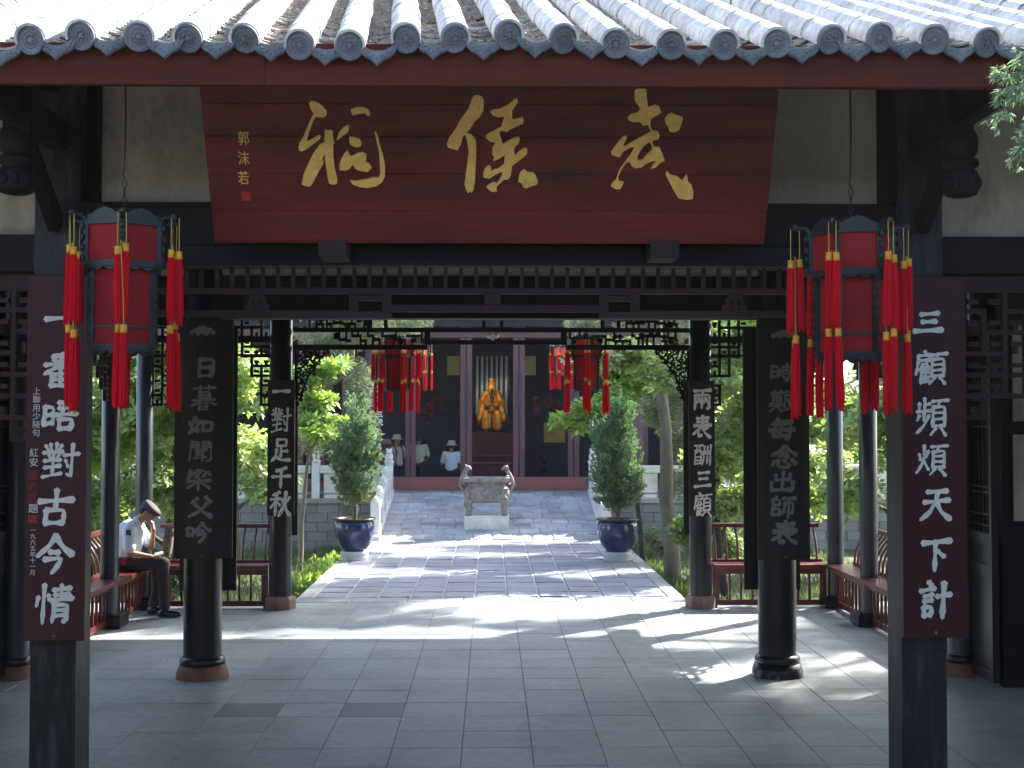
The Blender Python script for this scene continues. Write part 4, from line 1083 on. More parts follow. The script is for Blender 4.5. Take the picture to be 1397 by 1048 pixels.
def hand_caps(w_, dirv, palm_n, s=1.0, curl=.5):
    """palm, four curled fingers and a thumb; w_ wrist point"""
    d = Vector(dirv).normalized(); n = Vector(palm_n).normalized(); sd_ = d.cross(n).normalized()
    w_ = Vector(w_); c = []
    for k, (o, L_) in enumerate(((-.03, .062), (-.01, .072), (.011, .068), (.030, .054))):
        b = w_ + d * .085 * s + sd_ * o * s
        c.append((w_ + d * .02 * s + sd_ * o * .6 * s, b, .015 * s, .013 * s))
        k1 = b + (d * math.cos(curl) + n * math.sin(curl)) * L_ * .5 * s
        k2 = k1 + (d * math.cos(curl * 2.2) + n * math.sin(curl * 2.2)) * L_ * .5 * s
        c += [(b, k1, .0098 * s, .009 * s), (k1, k2, .009 * s, .0075 * s)]
    tb = w_ + d * .03 * s - sd_ * .028 * s
    t1 = tb + (d * .7 - sd_ * .6 + n * .3).normalized() * .04 * s; t2 = t1 + (d * .9 + n * .45).normalized() * .032 * s
    c += [(tb, t1, .014 * s, .011 * s), (t1, t2, .011 * s, .009 * s)]
    return c
# --- seated guard (local origin: floor below his hips; faces +X)
gx, gy = -4.50, 15.97
gd = thing('person', 'seated man in pale uniform shirt and dark cap bent over on the left bench', 'person', (gx, gy, 0))
hip = Vector((0, 0, .66)); chest = Vector((.06, 0, 1.02)); neck = Vector((.15, 0, 1.17)); head = Vector((.235, 0, 1.26))
capsb = [(hip, chest, .13, .125), (chest, neck, .11, .055), (neck, head, .055, .06)]
kR = Vector((.47, -.10, .66)); fR = Vector((.50, -.11, .10)); kL = Vector((.43, .12, .62)); fL = Vector((.30, .14, .10))
capsb += [(hip + Vector((.02, -.08, 0)), kR, .085, .06), (kR, fR, .055, .04), (hip + Vector((.02, .09, 0)), kL, .085, .06), (kL, fL, .055, .04)]
shR = Vector((.085, -.185, 1.07)); elR = Vector((.10, -.24, .80)); wrR = Vector((.33, -.13, .745))
shL = Vector((.10, .18, 1.07)); elL = Vector((.26, .17, .84)); wrL = Vector((.32, .03, 1.06))
capsb += [(chest, shR, .09, .062), (shR, elR, .055, .042), (elR, wrR, .042, .026), (chest, shL, .09, .062), (shL, elL, .055, .042), (elL, wrL, .04, .026)]
capsb += hand_caps(wrR, (1, .3, .02), (0, .3, -1), 1.0, .5) + hand_caps(wrL, (-.1, -.25, 1), (-1, .1, 0), 1.0, .9)
hm = Euler((0, .72, 0)).to_matrix()
def hp(x, y, z): return head + Vector((.02, 0, .02)) + hm @ Vector((x, y, z))
ellb = [(hp(0, 0, 0), (.098, .078, .118), (0, .72, 0)), (hp(.03, 0, -.06), (.062, .055, .06), (0, .72, 0)), (hp(.10, 0, -.01), (.018, .015, .026), (0, .72, 0)),
        (hp(-.005, -.079, -.01), (.018, .010, .030), (0, .72, 0)), (hp(-.005, .079, -.01), (.018, .010, .030), (0, .72, 0)), (hp(.092, 0, -.055), (.012, .026, .008), (0, .72, 0))]
link('body', fig_mesh('body', capsb, M['skin'], .0085, 2, ellb), gd)
for s in (-1, 1):
    MB().sphere(hp(.090, s * .03, .018), .010, 8, 6).build('eye', M['hair'], gd)
link('shirt', fig_mesh('shirt', [(hip + Vector((0, 0, .04)), chest, .155, .158), (hip + Vector((-.02, 0, .1)), chest + Vector((-.03, 0, .03)), .14, .14), (chest, neck + Vector((-.02, 0, -.01)), .13, .07), (chest, shR, .11, .085), (shR, elR + Vector((0, 0, .07)), .078, .078), (chest, shL, .11, .085), (shL, elL + Vector((-.04, 0, .06)), .076, .074)], M['shirt_white'], .010, 3), gd)
link('trousers', fig_mesh('trousers', [(hip + Vector((-.01, -.05, -.02)), hip + Vector((-.01, .05, -.02)), .145, .145), (hip + Vector((.02, -.08, 0)), kR, .112, .082), (kR, fR + Vector((0, 0, .03)), .078, .068), (hip + Vector((.02, .09, 0)), kL, .112, .082), (kL, fL + Vector((0, 0, .03)), .078, .068)], M['trousers_dark'], .010, 3), gd)
for f_ in (fR, fL):
    link('shoe', fig_mesh('shoe', [(f_ + Vector((-.03, 0, -.045)), f_ + Vector((.17, 0, -.06)), .052, .040), (f_ + Vector((0, 0, -.04)), f_ + Vector((.0, 0, .03)), .055, .05)], M['shoe'], .010, 2, [(f_ + Vector((.06, 0, -.085)), (.15, .05, .016), (0, 0, 0))]), gd)
cp = link('cap', fig_mesh('cap', [], M['cap_dark'], .009, 2, [(hp(-.012, 0, .055), (.118, .098, .072), (0, .66, 0)), (hp(.012, 0, .085), (.135, .115, .038), (0, .8, 0)), (hp(.115, 0, .045), (.07, .075, .012), (0, .95, 0))]), gd)
link('hair', fig_mesh('hair', [], M['hair'], .009, 1, [(hp(-.035, 0, .0), (.082, .083, .085), (0, .72, 0))]), gd)
MB().cbox(-.03, .03, -.006, .006, -.04, .04, .004).build('shoulder_badge', M['badge_navy'], gd, shR + Vector((.01, -.085, -.03)))
MB().cbox(-.03, .03, -.03, .03, -.05, .05, .01).build('belt_pouch', M['seal_red'], gd, hip + Vector((.02, -.16, .03)))
o = MB().cbox(-.05, .05, -.07, .07, -.006, .006, .002).build('notepad', M['paper'], None, (gx + .42, gy - .08, .775)); o.rotation_euler = (.1, -.25, .3)
tag(o, 'small white notepad held above the knee of the seated man', 'notepad')
# --- visitors standing in the hall
def visitor(label, x, y, z, H, face, shirt, trou, hat=None, hatm=None, pack=None, lean=0, shortarm=True):
    k = H / 1.7
    g = thing('person', label, 'person', (x, y, z), face, None)
    def P(a, b, c): return Vector((a * k, b * k, c * k))
    hip = P(0, 0, .92); ch = P(0, 0, 1.28); nk = P(0, 0, 1.42); hd = P(.02, 0, 1.58)
    b = [(hip, ch, .13 * k, .13 * k), (ch, nk, .10 * k, .055 * k), (nk, hd, .05 * k, .05 * k)]; sh = []; tr = []
    tr.append((P(0, -.05, .93), P(0, .05, .93), .14 * k, .14 * k)); sh += [(P(0, -.02, .98), P(0, -.02, 1.27), .15 * k, .15 * k), (P(0, .03, .98), P(0, .03, 1.27), .15 * k, .15 * k)]
    for s in (-1, 1):
        hj = P(0, s * .09, .9); kn = P(.02, s * .10, .5); ft = P(0, s * .11, .08)
        b += [(hj, kn, .085 * k, .06 * k), (kn, ft, .055 * k, .04 * k), (ft, ft + P(.14, 0, -.04), .04 * k, .035 * k)]
        tr += [(hj, kn, .10 * k, .078 * k), (kn, ft + P(0, 0, .03), .075 * k, .065 * k)]
        S = P(0, s * .19, 1.38); E_ = P(.02 if s < 0 else .05, s * .27, 1.10); W_ = P(.20 if s > 0 else .10, s * .20, 1.02 if s < 0 else 1.22)
        b += [(ch, S, .08 * k, .055 * k), (S, E_, .05 * k, .04 * k), (E_, W_, .038 * k, .025 * k)] + hand_caps(W_, W_ - E_, (0, -s, .2), k)
        sh += [(P(0, 0, 1.33), S, .10 * k, .072 * k), (S, S.lerp(E_, .75), .07 * k, .068 * k)]
    el = [(hd, (.092 * k, .075 * k, .115 * k), (0, 0, 0)), (hd + P(.09, 0, -.02), (.016, .014, .024), (0, 0, 0)), (hd + P(0, -.075, -.01), (.016, .01, .028), (0, 0, 0)), (hd + P(0, .075, -.01), (.016, .01, .028), (0, 0, 0))]
    link('body', fig_mesh('body', b, M['skin'], .014, 2, el), g)
    link('shirt', fig_mesh('shirt', sh, M[shirt], .016, 2), g); link('trousers', fig_mesh('trousers', tr, M[trou], .016, 2), g)
    link('hair', fig_mesh('hair', [], M['hair'], .014, 1, [(hd + P(-.02, 0, .025), (.09 * k, .083 * k, .105 * k), (0, 0, 0))]), g)
    if hat:
        mb = MB(); mb.lathe([(.001, .13), (.07, .125), (.098, .09), (.105, .03), (.155, .005), (.16, .0), (.10, .018), (.09, .02)], 18, hd + P(-.01, 0, .03)); mb.build('hat', M[hatm], g)
    if pack:
        link('backpack', fig_mesh('backpack', [], M[pack], .016, 2, [(P(-.20, 0, 1.18), (.10 * k, .15 * k, .22 * k), (0, 0, 0))]), g)
        for s in (-1, 1): MB().tube([P(-.13, s * .1, 1.38), P(.02, s * .12, 1.47), P(.145, s * .11, 1.3), P(.10, s * .13, 1.0)], .018, 6).build('strap', M[pack], g)
    return g
HF = .60
visitor('visitor in beige sun hat with dark backpack standing in the left doorway', xat(541, 31.9), 31.9, HF - .18, 1.62, -PI * .25, 'beige_cloth', 'navy_cloth', 1, 'beige_cloth', 'navy_cloth')
visitor('visitor in pinkish beige top beside the hatted one in the doorway', xat(528, 31.6), 31.6, HF - .18, 1.50, PI * .8, 'pink_cloth', 'beige_cloth', 1, 'pink_cloth', 'pink_cloth')
visitor('visitor in beige shirt half hidden behind the left door post', xat(571, 32.4), 32.4, HF - .12, 1.58, PI * .5, 'beige_cloth', 'trousers_dark')
visitor('visitor in white shirt and pale hat seen from behind, left of the statue', xat(616, 32.4), 32.4, HF - .30, 1.58, PI * .45, 'shirt_white', 'navy_cloth', 1, 'beige_cloth')

# ================================================================ HALL
HY = 31.0
hl = thing('temple_hall', 'dark red timber temple hall on a terrace at the far end of the court', 'temple', (0, HY, .74))
hl.location = (0, 0, 0)
def hbox(name, m, x0, x1, y0, y1, z0, z1, parent=hl, ch=.008): return MB().cbox(x0, x1, y0, y1, z0, z1, ch).build(name, M[m], parent)
hX = lambda px: xat(px, HY)
for (a, b) in ((517, 797),): hbox('threshold', 'sill_red', -2.78, 2.30, HY - .06, HY + .10, .74, zat(651, HY))
# columns of the facade
for px, r in ((509, .19), (478, .0), (869, .19)):
    if r: MB().lathe([(r, .74), (r, 5.2), (.01, 5.2)], 24, (hX(px), HY, 0)).build('column', M['hall_red'], hl)
for k in (-1, 1):
    for px in ((380, 300) if k < 0 else (985, 1090)):
        MB().lathe([(.19, .74), (.19, 5.2), (.01, 5.2)], 24, (hX(px), HY, 0)).build('column', M['hall_red'], hl)
for (a, b, c) in ((553, 560, 567), (628, 636, 644), (700, 708, 716), (775, 782.5, 790)):
    for (u, v) in ((a, b - .7), (b + .7, c)):
        hbox('door_stile', 'hall_red', hX(u), hX(v), HY - .045, HY + .055, zat(651, HY) + .002, 4.7)
    hbox('door_gap_lattice', 'hall_haze_dark', hX(b) - .03, hX(b) + .03, HY - .06, HY - .046, zat(585, HY), zat(507, HY))
hbox('threshold', 'sill_red', hX(797) + .2, 7.9, HY - .04, HY + .08, .74, zat(651, HY) - .05); hbox('threshold', 'sill_red', -7.9, -3.0, HY - .04, HY + .08, .74, zat(651, HY) - .05)
# lattice partitions on the side bays
for px in (410, 440, 470, 850, 880, 930, 960):
    hbox('door_stile', 'hall_red', hX(px) - .06, hX(px) + .06, HY - .04, HY + .04, .95, 4.7)
hbox('lintel', 'hall_haze_blue', -8, 8, HY - .1, HY + .1, 4.7, 5.3)
hbox('lintel', 'hall_red', -8, 8, HY - .06, HY + .06, 4.42, 4.62)
hbox('back_wall', 'hall_haze_dark', -8, 8, 37.0, 37.2, .5, 5.6); hbox('side_wall', 'hall_haze_dark', -8.2, -8, HY - .1, 37.2, .5, 5.3); hbox('side_wall', 'hall_haze_dark', 8, 8.2, HY - .1, 37.2, .5, 5.3)
hbox('hall_floor', 'hall_haze_dark', -8, 8, HY + .12, 37, .2, .42); hbox('ceiling', 'hall_haze_dark', -8, 8, HY + .2, 37, 5.3, 5.38)
hr = MB(); hr.add([(-9.5, 30.45, 4.98), (9.5, 30.45, 4.98), (9.5, 34.2, 7.5), (-9.5, 34.2, 7.5), (9.5, 39, 4.9), (-9.5, 39, 4.9), (-9.5, 30.5, 4.86), (9.5, 30.5, 4.86), (9.5, 34.2, 7.36), (-9.5, 34.2, 7.36)], [(0, 1, 2, 3), (3, 2, 4, 5), (7, 6, 9, 8), (6, 7, 1, 0)])
hr.build('roof', M['roof_tile'], hl)
rl2 = MB()
for i in range(70): rl2.tube([(-9.4 + .272 * i, 30.4, 5.03), (-9.4 + .272 * i, 34.2, 7.57)], .068, 6)
rl2.build('tile_rolls', M['roof_tile'], hl)
# couplet board in white on the left column
t2 = thing('couplet_board', 'small dark board with tiny white characters on the hall column at left', 'couplet board', (0, 0, 0), 0, 'couplet boards hung on the columns')
x0, x1 = xat(512, 30.75), xat(524, 30.75)
MB().cbox(x0, x1, 30.74, 30.77, zat(583, 30.75), 3.9, .004).build('board', M['board_brown'], t2)
for i, ch in enumerate('今日如三天'):
    b = MB(); brush(b, ch, (x0 + x1) / 2, zat(530 + i * 10.4, 30.74), .155, .15, 30.739, .1, R); b.build('painted_character', M['white_paint'], t2)
# statue
SY = 34.2; sx = xat(671, SY); S0 = zat(584, SY)
stt = thing('seated_statue', 'gilded seated robed figure with tall hat glowing in the hall centre', 'statue', (sx, SY, S0 + .12)); stt.scale = (.80, .85, .85)
u = 1
link('robe', fig_mesh('robe', [((0, 0, .30), (0, 0, .80), .24, .22), ((-.10, 0, .92), (.10, 0, .92), .13, .13), ((0, 0, .85), (0, 0, 1.0), .16, .07),
    ((-.20, 0, .93), (-.33, -.08, .66), .11, .12), ((.20, 0, .93), (.33, -.08, .66), .11, .12), ((-.33, -.08, .66), (-.15, -.36, .58), .10, .075), ((.33, -.08, .66), (.15, -.36, .58), .10, .075),
    ((-.30, -.24, .56), (-.38, -.28, .16), .085, .12), ((.30, -.24, .56), (.38, -.28, .16), .085, .12), ((-.36, -.12, .56), (-.42, -.2, .22), .08, .09), ((.36, -.12, .56), (.42, -.2, .22), .08, .09)], M['statue_gold'], .016, 1), stt)
link('skirt', fig_mesh('skirt', [((-.12, -.05, .30), (-.20, -.38, .30), .15, .13), ((.12, -.05, .30), (.20, -.38, .30), .15, .13), ((-.20, -.40, .28), (-.19, -.42, -.10), .12, .14), ((.20, -.40, .28), (.19, -.42, -.10), .12, .14)], M['statue_gold'], .016, 1), stt)
MB().cbox(-.05, .05, -.50, -.40, -.12, .40, .015).build('sash', M['drape_red'], stt)
MB().bar((-.11, -.17, 1.0), (.02, -.27, .62), .03, .03).build('collar_edge', M['drape_red'], stt); MB().bar((.11, -.17, 1.0), (.0, -.27, .62), .03, .03).build('collar_edge', M['drape_red'], stt)
MB().tube([(-.2, -.20, .60), (0, -.31, .57), (.2, -.20, .60)], .028, 6).build('belt', M['base_orange'], stt)
for k in range(-7, 8):
    if k: MB().tube([(k * .035, -.50 + abs(k) * .006, .30), (k * .042, -.55, .10), (k * .045, -.56, -.14)], .012, 6).build('robe_fold', M['statue_gold'], stt)
for s_ in (-1, 1):
    for k in range(3): MB().tube([(s_ * (.27 + .05 * k), -.33, .50), (s_ * (.32 + .05 * k), -.37, .14)], .011, 6).build('sleeve_fold', M['statue_gold'], stt)
link('head', fig_mesh('head', [((0, 0, .98), (0, -.01, 1.10), .07, .08)], M['statue_skin'], .012, 1, [((0, -.02, 1.13), (.125, .125, .15), (0, 0, 0)), ((0, -.13, 1.12), (.02, .025, .035), (0, 0, 0)), ((-.1, 0, 1.13), (.015, .03, .05), (0, 0, 0)), ((.1, 0, 1.13), (.015, .03, .05), (0, 0, 0))]), stt)
link('beard', fig_mesh('beard', [((0, -.13, 1.02), (0, -.25, .78), .05, .02)], M['hair'], .012, 1), stt)
MB().lathe([(.135, 1.22), (.14, 1.27), (.09, 1.29), (.085, 1.34), (.12, 1.40), (.06, 1.43), (.001, 1.43)], 16, (0, 0, 0)).build('hat', M['statue_gold'], stt)
fnm = MB()
for k in range(7):
    a = math.radians(-60 + 20 * k); fnm.tube([(-.10, -.44, .56), (-.10 - .17 * math.sin(a) - .05, -.46, .56 + .17 * math.cos(a))], [.012, .03], 6)
fnm.build('feather_fan', M['statue_gold'], stt)
MB().cbox(-.5, .5, -.30, .35, -.12, .02, .02).build('seat', M['drape_red'], stt)
# altar
al = thing('altar_table', 'dark red stepped altar below the gilded statue', 'altar', (0, 0, 0))
hy = 33.2
MB().cbox(-.85, .85, 33.7, 35.0, .42, S0 - .12, .02).build('plinth', M['drape_red'], al, (sx, 0, 0))
MB().cbox(-.8, .8, 32.95, 33.5, 1.30, 1.36, .01).build('tabletop', M['hall_red'], al, (sx, 0, 0))
MB().cbox(-.76, .76, 33.0, 33.04, .98, 1.30, .01).build('front_panel', M['drape_red'], al, (sx, 0, 0))
MB().cbox(-.74, .74, 33.1, 33.4, 1.50, 1.54, .01).build('shelf', M['hall_red'], al, (sx, 0, 0))
for s in (-1, 1):
    MB().cbox(s * .72 - .04, s * .72 + .04, 33.0, 33.5, .42, 1.30, .01).build('leg', M['hall_red'], al, (sx, 0, 0))
# pleated curtain behind the statue
cu = MB(); vs = []; n = 96; cw_ = 1.0
for zz in (zat(565, 35.2), zat(486, 35.2)):
    for k in range(n + 1):
        vs.append((sx - cw_ / 2 + cw_ * k / n, 35.2 + .05 * math.sin(k / n * 2 * PI * 7.5), zz))
cu.add(vs, [(k, k + 1, n + 2 + k, n + 1 + k) for k in range(n)], True)
o = cu.build('curtain', [M['curtain'], M['curtain_blue']])
for p in o.data.polygons:
    p.material_index = 0 if math.sin((p.index + .5) / n * 2 * PI * 7.5) < .0 else 1
sol = o.modifiers.new('s', 'SOLIDIFY'); sol.thickness = .006
tag(o, 'pale striped pleated curtain behind the gilded statue', 'curtain')
for (a, b, c, d, nm, lb, mm) in ((610, 627, 486, 512, 'banner', 'olive patterned cloth hanging left of the statue bay', 'drape_olive'), (716, 731, 486, 512, 'banner', 'olive patterned cloth hanging right of the statue bay', 'drape_olive'),
                             (742, 771, 577, 604, 'altar_cloth', 'dull yellow cloth on the right side altar', 'cloth_yellow')):
    o = MB().cbox(xat(a, 33.8), xat(b, 33.8), 33.8, 33.83, zat(d, 33.8), zat(c, 33.8), .004).build(nm, M[mm]); tag(o, lb, 'cloth')
rg = random.Random(5)
for i, (px, py) in enumerate(((590, 545), (604, 540), (581, 560), (735, 545), (750, 540), (765, 552), (742, 620))):
    mb = MB(); q = at(px, py, 34.6)
    for k in range(5): mb.sphere((rg.uniform(-.08, .08), rg.uniform(-.05, .05), -.1 * k), rg.uniform(.05, .12), 8, 6)
    o = mb.build('flower_spray', M['drape_red'], None, q); tag(o, 'dim red altar ornament, ' + ('nearest the left door post of the statue bay', 'just left of the statue bay and topmost there', 'lowest of the three left of the statue', 'first right of the statue bay', 'above the yellow altar cloth', 'right above the corner of the yellow altar cloth', 'near the floor below the yellow cloth')[i], 'ornament', 'dim red altar ornaments')
ld = bpy.data.lights.new('statue_lamp', 'SPOT'); ld.energy = 24; ld.color = (1, .72, .38); ld.spot_size = math.radians(46); ld.shadow_soft_size = .08
lo = bpy.data.objects.new('statue_lamp', ld); C.objects.link(lo); lo.location = (sx - .9, 32.6, 4.3)
lo.rotation_euler = (Vector(lo.location) - Vector((sx, SY, S0 + .75))).to_track_quat('Z', 'Y').to_euler()

# ================================================================ BALUSTRADES
def lion(mb, c, s=1):
    c = Vector(c)
    mb.lathe([(.11, 0), (.12, .03), (.09, .06)], 12, c)
    for (o_, r, e) in (((0, 0, .14), .095, (1, 1, 1.1)), ((0, -.03, .25), .075, (1, 1, 1)), ((0, -.09, .235), .042, (1, 1, .8)), ((-.055, -.06, .08), .035, (1, 1, 1.8)), ((.055, -.06, .08), .035, (1, 1, 1.8)), ((-.05, .0, .31), .025, (1, 1, 1)), ((.05, 0, .31), .025, (1, 1, 1)), ((0, .09, .14), .035, (1, 1, 1.7))):
        mb.sphere(c + Vector(o_) * s, r * s, 10, 7, e)
for s, side in ((-1, 'left'), (1, 'right')):
    # along the ramp
    t = thing('ramp_balustrade', 'white stone balustrade with lion post down the %s side of the ramp' % side, 'balustrade', (0, 0, 0), 0, 'white stone ramp balustrades')
    xa, xb = sorted((s * (RW + .01), s * (RW + .19)))
    def sl(y): return (y - RY0) / (RY1 - RY0) * RZ
    ys = [26.25, 27.1, 28.0, 28.9, 29.78]
    w_ = MB()
    def wall(y0, y1, a, b, xa_, xb_, name, m):
        mb = MB(); vs = [(xx, yy, sl(yy) + h) for h in (a, b) for xx, yy in ((xa_, y0), (xb_, y0), (xb_, y1), (xa_, y1))]
        mb.add(vs, [(3, 2, 1, 0), (4, 5, 6, 7), (0, 1, 5, 4), (1, 2, 6, 5), (2, 3, 7, 6), (3, 0, 4, 7)]); mb.build(name, M[m], t)
    wall(26.0, 29.9, -.6, .10, xa - .02, xb + .02, 'base_slab', 'white_stone')
    for i in range(4):
        wall(ys[i] + .08, ys[i + 1] - .08, .10, .50, xa + .04, xb - .04, 'panel', 'white_stone')
        wall(ys[i] + .08, ys[i + 1] - .08, .50, .60, xa + .015, xb - .015, 'hand_rail', 'white_stone')
    for i, yy in enumerate(ys):
        p = MB().cbox(xa, xb, yy - .085, yy + .085, sl(yy) + .09, sl(yy) + .74, .012).build('post', M['white_stone'], t)
        lm = MB(); 
        if i == 4: lion(lm, ((xa + xb) / 2, yy, sl(yy) + .735)); lm.build('lion', M['white_stone'], p)
        else: lm.lathe([(.07, .735), (.085, .77), (.06, .82), (.02, .85), (.001, .852)], 14, ((xa + xb) / 2, yy, sl(yy))); lm.build('finial', M['white_stone'], p)
    # along the terrace
    t = thing('terrace_balustrade', 'cream stone balustrade along the %s terrace wall' % side, 'balustrade', (0, 0, 0), 0, 'cream stone terrace balustrades')
    x = RW + .22
    for k in range(5):
        a, b = sorted((s * (x + .02), s * (x + 1.5)))
        MB().cbox(a + .09, b - .09, 29.97, 30.07, .61, 1.19, .01).build('panel', M['cream_stone'], t)
        MB().cbox(a, b, 29.93, 30.11, 1.192, 1.37, .015).build('hand_rail', M['cream_stone'], t)
        p = MB().cbox(s * (x + 1.6) - .09, s * (x + 1.6) + .09, 29.93, 30.11, .61, 1.45, .012).build('post', M['white_stone'], t)
        lm = MB(); lion(lm, (s * (x + 1.6), 30.02, 1.45)); lm.build('lion', M['white_stone'], p)
        x += 1.7

# ================================================================ INCENSE BURNER
by = 27.25; bz = sl(by)
bu = thing('incense_burner', 'weathered bronze rectangular incense burner on four legs in the middle of the ramp', 'incense burner', (xat(664, by), by, bz))
MB().cbox(-.47, .47, -.36, .36, -.2, zat(702, by) - bz, .02).build('pedestal', M['white_stone'], bu)
pz = zat(702, by) - bz
SB = 1.0
H0 = pz + .0
bmh = MB()
prof = [(-.0, 0)]
vs = []; fs = []; lev = [(.36, .27, .26), (.44, .33, .31), (.485, .36, .40), (.485, .36, .50), (.44, .33, .58), (.40, .31, .61), (.40, .31, .70)]
n = 28
for (a, b, z) in lev:
    for k in range(n):
        t_ = 2 * PI * k / n; c_, s_ = math.cos(t_), math.sin(t_)
        vs.append((a * math.copysign(abs(c_) ** .45, c_), b * math.copysign(abs(s_) ** .45, s_), H0 + z))
for i in range(len(lev) - 1):
    for k in range(n): fs.append((i * n + k, i * n + (k + 1) % n, (i + 1) * n + (k + 1) % n, (i + 1) * n + k))
bmh.add(vs, fs, True); bmh.add(vs[:n], [tuple(range(n))[::-1]])
bmh.build('body', M['burner_iron'], bu)
rm = MB(); 
for (a, b, c, d) in ((-.49, .49, -.38, -.30), (-.49, .49, .30, .38), (-.49, -.40, -.30, .30), (.40, .49, -.30, .30)): rm.cbox(a, b, c, d, H0 + .70, H0 + .79, .012)
rm.build('rim', M['burner_iron'], bu)
MB().cbox(-.40, .40, -.30, .30, H0 + .66, H0 + .70, .003).build('ash', M['court'], bu)
rb = random.Random(2)
rel = MB()
for k in range(46):
    t_ = rb.uniform(-1, 1); rel.sphere((t_ * .42, -.355, H0 + rb.uniform(.36, .55)), rb.uniform(.02, .05), 7, 5, (1.4, .5, 1))
rel.build('relief', M['burner_iron'], bu)
for sx_ in (-1, 1):
    for sy_ in (-1, 1):
        lg = MB(); lg.tube([(sx_ * .36, sy_ * .25, H0 + .32), (sx_ * .40, sy_ * .28, H0 + .22), (sx_ * .35, sy_ * .25, H0 + .10), (sx_ * .37, sy_ * .27, H0 + .04), (sx_ * .38, sy_ * .29, H0)], [.10, .085, .05, .055, .075], 10)
        lg.sphere((sx_ * .385, sy_ * .29 - .05, H0 + .04), .05, 8, 5); lg.build('leg', M['burner_iron'], bu)
    # dragon handle climbing the end
    hd_ = MB(); x = sx_ * .47
    hd_.tube([(x, 0, H0 + .50), (x + sx_ * .08, 0, H0 + .62), (x + sx_ * .05, 0, H0 + .76), (x - sx_ * .0, 0, H0 + .86), (x - sx_ * .05, 0, H0 + .95)], [.05, .055, .055, .05, .045], 9)
    hd_.sphere((x - sx_ * .07, 0, H0 + .985), .06, 9, 6, (1.2, 1, .9)); hd_.sphere((x - sx_ * .12, 0, H0 + .965), .035, 8, 5)
    hd_.tube([(x - sx_ * .05, 0, H0 + 1.0), (x - sx_ * .02, .03, H0 + 1.06)], [.02, .008], 5)
    hd_.tube([(x, -.03, H0 + .82), (x - sx_ * .06, -.12, H0 + .80)], [.03, .02], 6); hd_.tube([(x + sx_ * .04, -.03, H0 + .68), (x - sx_ * .0, -.12, H0 + .64)], [.03, .02], 6)
    hd_.build('dragon_handle', M['burner_iron'], bu)

